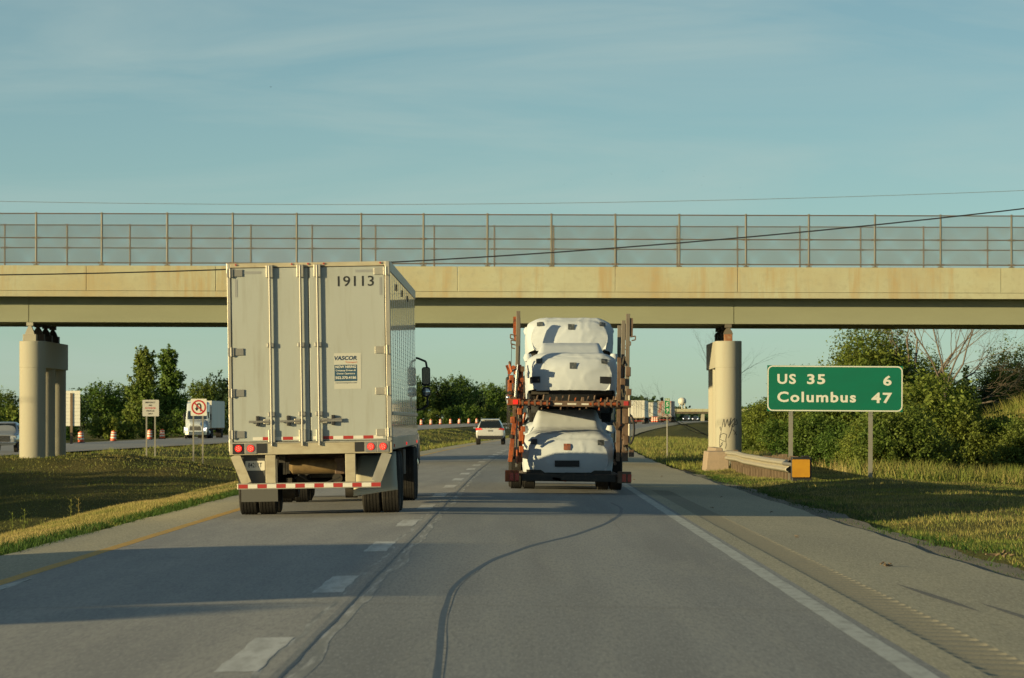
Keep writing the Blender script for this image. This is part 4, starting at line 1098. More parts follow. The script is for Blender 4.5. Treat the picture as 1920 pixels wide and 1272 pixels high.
# ------------------------------------------------------------------ cars wrapped in white transport covers
def cover_mesh(seed):
    rs = np.random.RandomState(seed)
    L_ = 4.5
    ny, nx = 90, 61
    yk = [0, .05, .15, .35, .8, 1.15, 1.4, 1.9, 2.25, 2.9, 3.6, 4.1, 4.38, 4.5]
    zt = np.interp(np.linspace(0, L_, 400), yk, [.86, .95, 1.01, 1.045, 1.08, 1.10, 1.14, 1.42, 1.53, 1.54, 1.50, 1.36, 1.05, .80])
    zf = np.interp(np.linspace(0, L_, 400), yk, [.84, .93, 1.00, 1.04, 1.06, 1.06, 1.05, 1.03, 1.03, 1.04, 1.05, 1.04, .98, .78])
    wd = np.interp(np.linspace(0, L_, 400), yk, [.80, .90, .96, .985, 1.0, 1.0, 1.0, .99, .99, .99, .99, .97, .93, .84])
    ker = np.ones(13) / 13
    sm = lambda a: np.convolve(np.pad(a, 6, mode='edge'), ker, 'valid')
    zt, zf, wd = sm(zt), sm(zf), sm(wd)
    # stations: denser at the nose
    ys = L_ * (np.linspace(0, 1, ny) ** 1.5)
    xs = np.linspace(-1, 1, nx)
    s = np.abs(xs)
    V = []
    for y in ys:
        q = y / L_ * 399
        t_, f_, w_ = (np.interp(q, np.arange(400), a) for a in (zt, zf, wd))
        zb = .22
        # unroll: |s|<.62 spans the top, the rest hangs down the flank
        top = np.clip(s / .66, 0, 1)
        x = np.where(s < .66, w_ * .95 * top, w_ * (.95 + .05 * np.sin(np.clip((s - .66) / .12, 0, 1) * math.pi / 2)))
        cab = np.clip((.93 - top * 1.0) / .30, 0, 1)
        cab = cab * cab * (3 - 2 * cab)
        z_top = f_ + (t_ - f_) * np.where(t_ > f_ + .06, cab, np.clip(1 - (top / .9) ** 3, 0, 1))
        edge = np.clip((top - .60) / .40, 0, 1)
        z_top = z_top - .13 * edge ** 2.2
        side = np.clip((s - .66) / .34, 0, 1)
        z = np.where(s < .66, z_top, (f_ - .13) * (1 - side) + zb * side)
        x = np.where(s < .66, x, x - .05 * side ** 2)
        V.append(np.stack([x * np.sign(xs + 1e-9), np.full_like(x, y), z], 1))
    V = np.array(V)
    # front fascia: the top rows fold over the nose and hang down to the hem
    nose = V[0]
    rows = []
    hem = .20
    for k, t in enumerate(np.concatenate([[.03, .08, .15], np.linspace(.24, 1, 13)])):
        r = nose.copy()
        zt_ = np.where(s < .66, nose[:, 2], nose[s < .66][-1, 2])
        r[:, 2] = np.minimum(nose[:, 2], zt_ + (hem - zt_) * t)
        bow = 1 - (nose[:, 0] / .82) ** 2
        prof = math.sin(min(1.0, t * 3.0) * math.pi / 2) - .55 * max(0.0, (t - .5) / .5) ** 2
        r[:, 1] = -.02 - .10 * prof * (0.35 + .65 * np.clip(bow, 0, 1)) - .05 * np.clip(bow, 0, 1) * min(1, t * 3)
        r[:, 0] = nose[:, 0] * (1 + .025 * math.sin(min(1, t * 1.6) * math.pi / 2) - .13 * max(0.0, (t - .62) / .38) ** 2)
        rows.append(r)
    A = np.concatenate([np.array(rows[::-1]), V], 0)
    # folds and wrinkles of the cloth
    for i in range(A.shape[0]):
        for j in range(A.shape[1]):
            p = A[i, j]
            fold = noise.noise(Vector((p[0] * 2.3 + seed, p[1] * 1.2, p[2] * 3.5))) * .004
            fold += (1 - abs(noise.noise(Vector((p[0] * 3.1 + 7 * seed, p[1] * 3.3 + p[2] * 2.0, p[2] * 3.1))))) ** 14 * .010
            fold += noise.noise(Vector((p[0] * 9, p[1] * 5 + seed, p[2] * 11))) * .002
            sag = -.004 * max(0, math.sin(p[0] * 6 + seed)) * max(0, 1 - abs(p[1] - .6))
            A[i, j, 2] += fold * .6 + sag
            A[i, j, 1] -= fold * (1.2 if p[1] < .3 else .2)
            A[i, j, 0] += fold * .5 * (1 if p[0] > 0 else -1)
    # ragged lower hem
    for i in range(A.shape[0]):
        for j in (0, 1, nx - 2, nx - 1):
            A[i, j, 2] += .03 * noise.noise(Vector((A[i, j, 0] * 3, A[i, j, 1] * 3, seed)))
    a, b = A.shape[:2]
    idx = np.arange(a * b).reshape(a, b)
    Fc = np.stack([idx[:-1, :-1], idx[:-1, 1:], idx[1:, 1:], idx[1:, :-1]], -1).reshape(-1, 4)
    return A, np_mesh('cover', A.reshape(-1, 3), Fc, CLOTH, True)
def surf_y(A, x, z):
    """front-most cloth point near (x, z)"""
    P = A.reshape(-1, 3)
    d = (P[:, 0] - x) ** 2 + (P[:, 2] - z) ** 2
    ok = np.argsort(d)[:9]
    return float(P[ok, 1].min())
def patch(A, parent, name, x, z, w_, h_, mat, tilt=0.0):
    n = 5
    mb = MB(); vs = []
    rows = []
    for zz in np.linspace(z - h_ / 2, z + h_ / 2, n):
        rows.append([(xx, surf_y(A, xx, zz) - .012, zz) for xx in np.linspace(x - w_ / 2, x + w_ / 2, n)])
    return mb.loft(rows, cap=False, closed=False).build(name, mat, parent, smooth=True)
def wrapped(label, loc, pitch, seed, lights, centre, intakes):
    root = thing('covered_car', label, 'car', loc, (pitch, 0, 0), 'covered cars on the carrier')
    A, me = cover_mesh(seed)
    link('cover', me, root)
    root.scale = (1.0, 1, 1.03)
    under = MB().box(-.86, .86, .25, 4.3, .16, .42).build('underbody', DARK, root)
    for s in (-1, 1):
        wheel(root, s * .80, .78, .34, .22, BLACK, 3)
        wheel(root, s * .80, 3.55, .34, .22, BLACK, 3)
        mr = MB().lathe_z([(0, -.09), (.07, -.08), (.10, 0), (.07, .08), (0, .09)], 10).build('mirror', CLOTH, root, smooth=True, loc=(s * .93, 1.5, 1.10))
    for x, z in lights:
        patch(A, root, 'lamp_window', x, z, .135, .11, CLOTH_WIN)
    patch(A, root, 'front_tag', centre[0], centre[1], .145, .135, centre[2])
    for x, z, w_, h_ in intakes:
        patch(A, root, 'air_intake', x, z, w_, h_, BLACK)
    return root
wrapped('white covered car at the bottom rear of the carrier, rust red tag on nose', (CX - .01, CY + .28, cz + .24), R(-.5), 3, [(-.72, .84), (.70, .82)], (-.02, .73, CLOTH_TAG), [(-.02, .385, .52, .13)])
wrapped('white covered car at the top rear of the carrier, with two dark bumper openings', (CX + .07, CY + .35, cz + 1.98), R(-7.5), 5, [(-.69, .82), (.70, .81)], (.03, .70, CLOTH_WIN), [(-.78, .42, .22, .13), (.72, .41, .24, .14)])
wrapped('white covered car standing highest on the carrier, behind the top rear one', (CX + .07, CY + 4.9, cz + 2.90), R(-16), 8, [(-.66, .80), (.74, .80)], (.04, .70, CLOTH_WIN), [])
wrapped('white covered car deep inside the lower deck, only its roof showing', (CX + .03, CY + 5.6, cz + .48), R(0), 9, [], (0, .75, CLOTH_WIN), [])

# ------------------------------------------------------------------ passenger vehicles
def body_ring(y, w0, zb, zbelt, zr, wr):
    zb2 = min(zbelt, zr - .03)
    half = [(w0 * .80, zb), (w0 * .97, zb + .10), (w0, zb + .30), (w0 * .99, zb2 * .5 + (zb + .3) * .5), (w0 * .955, zb2), (wr, zr - .07 if zr - zb2 > .12 else zr - .01), (wr * .86, zr)]
    return [(x, y, z) for x, z in half] + [(-x, y, z) for x, z in half[::-1]]
def suv(name, label, loc, rotz):
    root = thing(name, label, 'car', loc, (0, 0, rotz))
    st = [(0.0, .86, .42, .98, .92, .78), (.06, .92, .38, 1.02, 1.06, .80), (.22, .935, .36, 1.04, 1.34, .70), (.42, .94, .35, 1.05, 1.60, .62), (.62, .94, .35, 1.05, 1.665, .60), (1.4, .945, .34, 1.04, 1.70, .61), (2.4, .945, .34, 1.02, 1.68, .61), (3.0, .945, .34, 1.0, 1.45, .66), (3.45, .94, .34, .98, 1.10, .76), (4.2, .92, .36, .94, .98, .74), (4.52, .84, .40, .8, .80, .66), (4.6, .76, .44, .7, .66, .6)]
    MB().loft([body_ring(*q) for q in st]).build('body', SUV_W, root, sub=2)
    MB().loft([[(-.74, .02, 1.10), (.74, .02, 1.10), (.60, .22, 1.54), (-.60, .22, 1.54)], [(-.74, .22, 1.09), (.74, .22, 1.09), (.60, .46, 1.54), (-.60, .46, 1.54)]]).build('rear_window', GLASS, root)
    MB().loft([[(-.62, .20, 1.60), (.62, .20, 1.60), (.60, .22, 1.645), (-.60, .22, 1.645)], [(-.6, .6, 1.65), (.6, .6, 1.65), (.58, .6, 1.69), (-.58, .6, 1.69)]]).build('spoiler', SUV_W, root, bevel=0.01)
    for s in (-1, 1):
        MB().loft([[(s * .50, .0, .99), (s * .90, .045, .93), (s * .90, .045, 1.07), (s * .62, .02, 1.07)], [(s * .50, .10, .98), (s * .935, .30, .96), (s * .935, .30, 1.08), (s * .62, .12, 1.09)]]).build('tail_light', RED_LIT if s < 0 else RED_LENS, root)
        MB().beam((s * .60, .6, 1.735), (s * .60, 2.4, 1.745), .04, .04).build('roof_rail', STEEL, root)
        m = MB().prism(rounded_rect(.22, .16, .05), 'y', -.05, .10).build('mirror', SUV_W if s > 0 else BLACK, root, loc=(s * 1.05, 2.9, 1.10), bevel=0.02)
        MB().prism(rounded_rect(.17, .12, .04), 'y', -.056, -.0505).build('mirror_glass', CHROME, m)
        wheel(root, s * .81, .85, .355, .24, STEEL, 4)
        wheel(root, s * .81, 3.65, .355, .24, STEEL, 4)
        MB().box(s * .945 - .006, s * .945 + .006, .75, 2.7, 1.08, 1.42).build('side_window', GLASS, root, rot=(0, 0, 0))
    MB().box(-.82, .82, -.03, .12, .36, .60).build('rear_bumper', BLACK, root, bevel=0.03)
    MB().box(-.72, .72, -.045, -.0305, .575, .60).build('bumper_trim', STEEL, root)
    MB().box(-.15, .15, -.012, .02, .86, .96).build('licence_plate', STEEL, root)
    MB().cyl((0, .055, 1.08), (0, .09, 1.08), .045, n=12).build('badge', CHROME, root)
    return root
suv('suv', 'white SUV driving ahead in the left lane between the two trucks', (-2.28, 285, road_z(-2.28, 285) + .005), R(-.6))

def oncoming_car(name, label, loc, rotz, paint, hgt=1.72, group=None, pickup=False, lit=True):
    """front towards -y"""
    root = thing(name, label, 'pickup truck' if pickup else 'car', loc, (0, 0, rotz), group)
    s_ = hgt / 1.92
    st = [(0.0, .80, .48, .95, .92, .66), (.05, .93, .46, 1.05, 1.06, .76), (.25, .98, .44, 1.10, 1.17, .82), (1.25, 1.0, .42, 1.16, 1.24, .84), (1.45, 1.0, .42, 1.18, 1.36, .80), (2.05, 1.0, .42, 1.20, 1.86, .68), (2.5, 1.0, .42, 1.20, 1.92, .66)]
    if pickup:
        st += [(3.5, 1.0, .42, 1.2, 1.90, .66), (3.72, 1.0, .42, 1.2, 1.6, .72), (3.76, 1.0, .42, 1.2, 1.28, .90), (5.5, 1.0, .45, 1.2, 1.26, .92), (5.6, .96, .5, 1.15, 1.22, .9)]
    else:
        st += [(3.9, .99, .42, 1.2, 1.86, .66), (4.4, .96, .45, 1.15, 1.4, .7), (4.6, .9, .5, 1.0, 1.0, .75)]
    st = [(a, b, c * s_, d * s_, e * s_, f) for a, b, c, d, e, f in st]
    MB().loft([body_ring(*q) for q in st]).build('body', paint, root, sub=2)
    MB().loft([[(-.78, 1.42, 1.29 * s_), (.78, 1.42, 1.29 * s_), (.63, 2.0, 1.80 * s_), (-.63, 2.0, 1.80 * s_)], [(-.78, 1.62, 1.2 * s_), (.78, 1.62, 1.2 * s_), (.63, 2.2, 1.72 * s_), (-.63, 2.2, 1.72 * s_)]]).build('windshield', GLASS, root)
    MB().prism(rounded_rect(1.15, .38 * s_, .06), 'y', -.03, .06).build('grille', BLACK, root, loc=(0, 0, .84 * s_))
    for k in range(3):
        MB().box(-.54, .54, -.045, -.0305, (.74 + k * .09) * s_, (.765 + k * .09) * s_).build('grille_bar', CHROME, root)
    MB().box(-.92, .92, -.09, .15, .44 * s_, .62 * s_).build('front_bumper', CHROME if pickup else BLACK, root, bevel=0.03)
    for s in (-1, 1):
        MB().loft([[(s * .60, -.035, .84 * s_), (s * .93, .07, .86 * s_), (s * .93, .07, 1.02 * s_), (s * .62, -.02, 1.02 * s_)], [(s * .60, .1, .84 * s_), (s * .985, .3, .88 * s_), (s * .985, .3, 1.02 * s_), (s * .62, .12, 1.03 * s_)]]).build('headlight', LAMP_WHITE if lit else CLEAR_LENS, root)
        wheel(root, s * .85, .95, .40, .27, STEEL, 4)
        wheel(root, s * .85, 4.25 if pickup else 3.6, .40, .27, STEEL, 4)
        m = MB().prism(rounded_rect(.22, .24, .05), 'y', -.06, .06).build('mirror', BLACK, root, loc=(s * 1.16, 1.75, 1.30 * s_), bevel=0.02)
        MB().beam((s * .98, 1.75, 1.22 * s_), (s * 1.1, 1.75, 1.25 * s_), .05, .05).build('mirror_arm', BLACK, root)
        w_ = MB().loft([[(s * 1.0, 1.95, 1.26 * s_), (s * .985, 3.45, 1.26 * s_), (s * .80, 3.40, 1.74 * s_), (s * .80, 2.3, 1.74 * s_)], [(s * .97, 1.95, 1.24 * s_), (s * .955, 3.45, 1.24 * s_), (s * .77, 3.40, 1.74 * s_), (s * .77, 2.3, 1.74 * s_)]])
        w_.build('side_window', GLASS, root)
    return root
oncoming_car('pickup_truck', 'dark silver pickup truck coming the other way at the left edge', (-33.15, 278, road_z(-33.15, 278) + .005), R(-2), PICKUP, 1.93, pickup=True, lit=False)
for px, Y, hg, lb in ((1286, 1330, 1.9, 'nearer of two dark oncoming cars far off beneath the distant bridge'), (1303, 1430, 1.75, 'farther dark oncoming car under the distant bridge')):
    X = (px - 985) * Y / F_PX
    oncoming_car('car', lb, (X, Y, road_z(X, Y) + .3), R(-6), CAR_DK, hg, 'oncoming cars far off')

# ------------------------------------------------------------------ signs
def at(px, py, Y):
    return ((px - 985) * Y / F_PX, Y, CAM_H + (790 - py) * Y / F_PX)
Y = 117.0
gx0, gx1 = at(1437, 0, Y)[0], at(1692, 0, Y)[0]
gz0, gz1 = at(0, 772, Y)[2], at(0, 686, Y)[2]
sw, sh = gx1 - gx0, gz1 - gz0
sg = thing('distance_sign', 'green highway distance sign reading US 35 6 and Columbus 47 on two posts', 'sign', ((gx0 + gx1) / 2, Y, 0), (0, R(.35), R(2)))
scz = (gz0 + gz1) / 2
MB().box(-sw / 2, sw / 2, 0, .004, -sh / 2, sh / 2).build('sign_panel', SIGN_G, sg, loc=(0, 0, scz))
fo = rounded_rect(sw - .012, sh - .012, .14, 8); fi = rounded_rect(sw - .075, sh - .075, .115, 8)
ring_frame(MB(), fo, fi, -.004, -.0005).build('sign_border', SIGN_W, sg, loc=(0, 0, scz))
def sx(px): return at(px, 0, Y)[0] - (gx0 + gx1) / 2
def sz(py): return at(0, py, Y)[2]
for txt, x0, x1, y0, y1 in (('US', 1456, 1491, 702, 721), ('35', 1512, 1546, 702, 721), ('6', 1655, 1671, 704, 723), ('Columbus', 1456, 1604, 735, 755), ('47', 1633, 1672, 736, 756)):
    text_part(txt, SIGN_W, sg, 'sign_lettering', ((sx(x0) + sx(x1)) / 2, -.0035, (sz(y0) + sz(y1)) / 2), (y1 - y0) * Y / F_PX, (x1 - x0) * Y / F_PX, bold=.028, spacing=1.16)
for px in (1482, 1632):
    x = sx(px)
    xw = x + (gx0 + gx1) / 2
    zb = gz(xw, Y) - .3
    p = MB().box(x - .055, x + .055, .012, .022, zb, gz1 - .03).box(x - .006, x + .006, .022, .085, zb, gz1 - .03).box(x - .055, x + .055, .085, .095, zb, gz1 - .03)
    po = p.build('post', GALV, sg)
    for z in (gz0 - .045, gz0 - .10):
        MB().cyl((x - .03, .004, z), (x - .03, .012, z), .012, n=6).cyl((x + .03, .004, z), (x + .03, .012, z), .012, n=6).build('bolt', STEEL, po)
for k in (-1, 1):
    MB().box(-sw / 2 + .05, sw / 2 - .05, .005, .011, scz + k * .3 - .02, scz + k * .3 + .02).build('stringer', GALV, sg)

# mile marker 59
Y = 205.0
x, _, zt = at(1251, 747, Y)
zb = gz(x, Y)
mm = thing('mile_marker', 'small green mile marker sign reading MILE 59 on a thin post', 'sign', (x, Y, zb))
hgt = 30 * Y / F_PX; wid = 10.5 * Y / F_PX
MB().cyl((0, .02, -.3), (0, .02, zt - zb), .034, n=6).build('post', GALV, mm)
zc = zt - zb - hgt / 2
MB().prism(rounded_rect(wid, hgt, .02), 'y', -.03, -.024).build('sign_panel', M('mile_green', (.01, .22, .08), .5), mm, loc=(0, 0, zc))
ring_frame(MB(), rounded_rect(wid - .008, hgt - .008, .02), rounded_rect(wid - .030, hgt - .030, .016), -.033, -.0305).build('sign_border', SIGN_W, mm, loc=(0, 0, zc))
for txt, z, h_ in (('MILE', .29, .10), ('5', .08, .20), ('9', -.20, .20)):
    text_part(txt, SIGN_W, mm, 'sign_lettering', (0, -.034, zc + z), h_, .19 if txt == 'MILE' else .125, bold=.03)

# signs in the median
def square_sign(name, label, px, y0, y1, wpx, base_py, Y, posts, mat):
    x, _, zt = at(px, y0, Y); zl = at(px, y1, Y)[2]
    zb = gz(x, Y)
    r = thing(name, label, 'sign', (x, Y, zb))
    w_ = wpx * Y / F_PX; h_ = zt - zl; zc = (zt + zl) / 2 - zb
    MB().prism(rounded_rect(w_, h_, .04), 'y', -.004, .0).build('sign_panel', mat, r, loc=(0, 0, zc))
    for pp in posts:
        xx = (pp - px) * Y / F_PX
        MB().box(xx - .035, xx + .035, .004, .05, -.4, zc + h_ * .4).build('post', GALV, r)
    return r, w_, h_, zc
r, w_, h_, zc = square_sign('no_u_turn_sign', 'white square sign with red no U-turn circle on two posts in the median', 372.5, 748, 780, 30, 860, 196, (362.5, 380), SIGN_W)
n = 28
out = [(.43 * h_ * math.cos(2 * math.pi * i / n), .43 * h_ * math.sin(2 * math.pi * i / n)) for i in range(n)]
inn = [(.34 * h_ * math.cos(2 * math.pi * i / n), .34 * h_ * math.sin(2 * math.pi * i / n)) for i in range(n)]
k_ = .02
ring_frame(MB(), out, inn, -.009, -.0085 + .003).build('red_ring', SIGN_RED, r, loc=(0, 0, zc))
hk = [(.12 * h_, -.24 * h_), (.12 * h_, .05 * h_), (.11 * h_, .14 * h_), (.05 * h_, .20 * h_), (-.03 * h_, .20 * h_), (-.10 * h_, .14 * h_), (-.11 * h_, .02 * h_), (-.11 * h_, -.06 * h_)]
ub = MB()
for (a, b), (c, d) in zip(hk[:-1], hk[1:]):
    ub.beam((a, -.0065, b), (c, -.0065, d), .004, .085 * h_, up=(1, 0, 0) if abs(a - c) < .02 else (0, 0, 1))
ub.prism([(-.23 * h_, -.05 * h_), (.01 * h_, -.05 * h_), (-.11 * h_, -.22 * h_)], 'y', -.0085, -.0055).build('u_turn_arrow', INK, r, loc=(0, 0, zc))
MB().beam((-.26 * h_, -.0115, .26 * h_), (.26 * h_, -.0115, -.26 * h_), .003, .075 * h_, up=(.7, 0, .7)).build('red_slash', SIGN_RED, r, loc=(0, 0, zc))
r, w_, h_, zc = square_sign('median_crossover_sign', 'pale grey notice board on two posts in the median, left of the no U-turn sign', 282.5, 750, 781, 31, 852, 214, (274.5, 290.5), M('faded_sign_face', (.46, .46, .44), .5))
for i, t in enumerate(('EMERGENCY', 'AND', 'AUTHORIZED', 'VEHICLES', 'ONLY')):
    text_part(t, INK if i != 2 else SIGN_RED, r, 'sign_lettering', (-.02, -.0065, zc + h_ * (.34 - i * .17)), h_ * .095, w_ * (.62, .22, .66, .5, .3)[i], bold=.02)
# ribbed back of a large sign beside the opposite carriageway
Y = 384.0
x1 = at(150, 0, Y)[0]; zt, zl = at(0, 733, Y)[2], at(0, 799, Y)[2]
zb = gz(x1 - 1.6, Y)
bs = thing('roadside_sign', 'large ribbed white sign standing behind the left pier beside the opposite carriageway', 'sign', (x1 - 1.7, Y, zb), (0, 0, 0))
nr = 10
for k in range(nr):
    a = zl - zb + (zt - zl) * k / nr
    bd = (zt - zl) / nr
    MB().box(-1.7, 1.7, 0, .03, a + .012, a + bd - .012).box(-1.7, 1.7, .03, .06, a - .01, a + bd).build('panel_board', SIGN_W if k % 1 == 0 else SIGN_GREY, bs)
for xx in (-1.1, .95):
    MB().box(xx - .11, xx + .11, -.10, -.003, -.5, zt - zb - .2).build('post', WOOD, bs)

# ------------------------------------------------------------------ crash barrier by the right-hand pier
x0, y0 = 6.92, 115.2
x1, y1 = 6.72, 146.2
gr = thing('guardrail', 'battered galvanised guardrail on wooden posts leading to the right pier', 'guardrail', (0, 0, 0))
prof = [(-.005, .0), (.03, .02), (.085, .06), (.085, .11), (.03, .15), (.0, .17), (.03, .19), (.085, .23), (.085, .28), (.03, .32), (-.005, .34)]
rings = []
nseg = 60
for i in range(nseg + 1):
    t = i / nseg
    yy = y0 + (y1 - y0) * t
    xx = x0 + (x1 - x0) * t + .006 * math.sin(t * 11) - .03 * math.exp(-((t - .62) / .10) ** 2)
    zz = float(ground_z(6.6, yy, False)) + .30 + .004 * math.sin(t * 13 + 1) + .06 * t * t + .03 * math.exp(-((t - .8) / .1) ** 2)
    rings.append([(xx - p[0] - .02, yy, zz + p[1]) for p in prof])
ro = MB().loft(rings, cap=False, closed=False).build('rail', RAIL, gr, smooth=True)
so = ro.modifiers.new('thick', 'SOLIDIFY'); so.thickness = .008
for i in range(22):
    t = i / 21
    yy = y0 + .4 + (y1 - y0 - .8) * t
    xx = x0 + (x1 - x0) * t
    zg = gz(6.6, yy)
    p = MB().box(xx + .10, xx + .25, yy - .075, yy + .075, zg - .3, zg + .66 + .03 * math.sin(i * 2.3)).build('post', WOOD, gr, bevel=0.01)
    MB().box(xx + .0, xx + .10, yy - .06, yy + .06, zg + .30, zg + .62).build('blockout', WOOD, p)
et = thing('rail_end_terminal', 'guardrail end terminal with a yellow square marker panel on a dark frame', 'crash cushion', (7.16, 114.2, gz(7.16, 114.2)))
MB().box(-.24, .27, .05, .55, -.05, .62).build('terminal_head', BLACK, et, bevel=0.02)
MB().box(.02, .20, .02, .28, .62, .66).build('terminal_cap', BLACK, et, bevel=0.01)
mk = MB().box(-.255, .235, .0, .03, .085, .575).build('marker_frame', BLACK, et, bevel=0.01)
MB().prism(rounded_rect(.46, .46, .025), 'y', -.006, -.001).build('marker_panel', SIGN_YEL, mk, loc=(-.01, 0, .33))
MB().path([(-.2, .3, .42), (-.42, .7, .45), (-.30, 1.2, .5)], .05, 8).build('impact_cable', STEEL, et)
cb = thing('concrete_barrier', 'low tan concrete block at the foot of the right pier, behind the guardrail', 'barrier', (0, 0, 0))
zz = gz(6.6, 147)
MB().loft([[(5.97, yy, zz - .3), (6.78, yy, zz - .3), (6.78, yy, zz + .62), (6.06, yy, zz + .62)] for yy in (146.4, 149.5)]).build('end_block', BLOCKC, cb, bevel=0.03)
MB().loft([[(6.25, yy, zz - .3), (6.8, yy, zz - .3), (6.7, yy, zz + .72), (6.45, yy, zz + .72)] for yy in (149.52, 155.5)]).build('wall', BLOCKC, cb, bevel=0.03)

# ------------------------------------------------------------------ orange drums
def barrel_meshes():
    def lz(z0, z1, mat, nm):
        def r_(z): return .30 - .055 * z / 1.0
        b = MB().lathe_z([(0, z0), (r_(z0), z0), (r_(z1), z1), (0, z1)], 16)
        return b.mesh(nm, mat, True)
    base = MB().lathe_z([(0, 0), (.40, 0), (.40, .07), (.30, .08), (0, .08)], 14).mesh('drum_base', BLACK, True)
    orange = [lz(.08, .30, BARREL_O, 'orange_band'), lz(.45, .58, BARREL_O, 'orange_band'), lz(.73, .84, BARREL_O, 'orange_band')]
    white = [lz(.301, .449, SIGN_W, 'white_band'), lz(.581, .729, SIGN_W, 'white_band'), lz(.841, .92, SIGN_W, 'white_band')]
    top = MB().lathe_z([(.245, .921), (.24, 1.0), (.12, 1.01), (.10, 1.07), (0, 1.07)], 14).mesh('drum_top', BARREL_O, True)
    return base, orange, white, top
BM = barrel_meshes()
def barrel(label, x, y, z, tilt=0):
    r = thing('traffic_drum', label, 'traffic drum', (x, y, z), (0, R(tilt), 0), 'orange drums along the far shoulder')
    link('drum_base', BM[0], r)
    for me in BM[1]: link('orange_band', me, r)
    for me in BM[2]: link('white_band', me, r)
    link('drum_top', BM[3], r)
def ground_at(px, guess, u):
    """follow the line u = const beside the road until it meets this direction"""
    best = min(np.arange(150, 1600, 1.0), key=lambda Y_: abs((px - 985) * Y_ / F_PX - float(bend(Y_)) - u))
    return (px - 985) * best / F_PX, best
names = {152: 'orange and white drum nearest the left pier, beyond the opposite carriageway', 212: 'second orange drum from the left pier', 280: 'third orange drum from the left pier, behind the notice board posts', 304: 'orange drum just right of the notice board posts',
         790: 'orange drum beside the mirror of the white semi', 808: 'faint orange drum second from the white semi', 826: 'faint orange drum third from the white semi', 845: 'bright orange drum in the row left of the white SUV, fourth from the semi', 861: 'orange drum behind the white SUV, fifth from the semi', 879: 'orange drum sixth from the semi, just left of the SUV roof', 894: 'orange drum seen right at the SUV roof edge', 930: 'orange drum between the SUV and the car carrier'}
for px, lb in names.items():
    x, yy = ground_at(px, 400, -45.6)
    barrel(lb, x, yy, road_z(x, yy), (px * 7 % 9) - 4)
for i, px in enumerate((1224, 1228, 1232)):
    Y_ = 840.0
    x = (px - 985) * Y_ / F_PX
    barrel(('left', 'middle', 'right')[i] + ' drum of three standing by the distant trailers', x, Y_, road_z(x, Y_))

# ------------------------------------------------------------------ far bridge, water tower
Y = 1620.0
fb = thing('far_overpass', 'distant pale overpass crossing the highway near the horizon', 'bridge', (0, Y, 0))
xa, xb = at(1150, 0, Y)[0], at(1620, 0, Y)[0]
za, zb_ = at(0, 772.5, Y)[2], at(0, 767, Y)[2]
MB().box(xa, xb, 0, 8, za, zb_).build('parapet', CONC, fb)
MB().box(xa, xb, .5, 7.5, za - .7, za - .01).build('girder', UNDER, fb)
for px in (1262, 1318, 1376, 1440, 1500):
    x = at(px, 0, Y)[0]
    MB().box(x - .6, x + .6, 1, 7, -2, za - .71).build('pier', PIERC, fb)
Y = 2300.0
x, _, zt = at(1279, 746, Y)
wt = thing('water_tower', 'white water tower on legs above the far treeline', 'water tower', (x, Y, 0))
rr = 2.15
zc = zt - 1.7
MB().lathe_z([(0, zc + 1.75), (rr * .5, zc + 1.6), (rr * .9, zc + .9), (rr, zc), (rr * .95, zc - 1.1), (rr * .6, zc - 1.9), (.5, zc - 2.4)], 20).build('tank', TOWER_W, wt, smooth=True)
for a in range(4):
    t = R(45 + 90 * a)
    MB().cyl((rr * .85 * math.cos(t), rr * .85 * math.sin(t), zc - 1.0), (rr * 1.25 * math.cos(t), rr * 1.25 * math.sin(t), -3), .16, n=6).build('leg', TOWER_W, wt)
MB().cyl((0, 0, zc - 2.3), (0, 0, -3), .35, n=8).build('riser', TOWER_W, wt)

# ------------------------------------------------------------------ birds
bm = MB().loft([[(-.02, -.12, 0), (.02, -.12, 0), (0, -.12, .02)], [(-.05, 0, -.02), (.05, 0, -.02), (0, 0, .05)], [(-.02, .2, 0), (.02, .2, 0), (0, .2, .02)]])
for s in (-1, 1):
    bm.add([(s * .03, -.06, .02), (s * .03, .08, .02), (s * .26, .06, .12), (s * .46, -.02, .04), (s * .26, -.08, .13)], [(0, 1, 2, 4), (2, 3, 4)])
bme = bm.mesh('bird', BIRD)
for px, py, Y in ((507, 163, 600),):
    tag(link('bird', bme, None, at(px, py, Y), (0, 0, R(60)), (.6, .6, .6)), 'single dark bird high in the sky above the white semi', 'bird')
for px, py in ((1058, 345), (1071, 338), (1094, 341), (1146, 327), (1178, 322), (1196, 339), (1216, 334), (1243, 322), (1302, 320), (1320, 331), (1316, 348), (1388, 352)):
    tag(link('bird', bme, None, at(px, py, 1500), (0, 0, R(px % 90)), (.7, .7, .7)), 'tiny dark bird of the scattered flock above the overpass fence', 'bird', 'flock of birds')

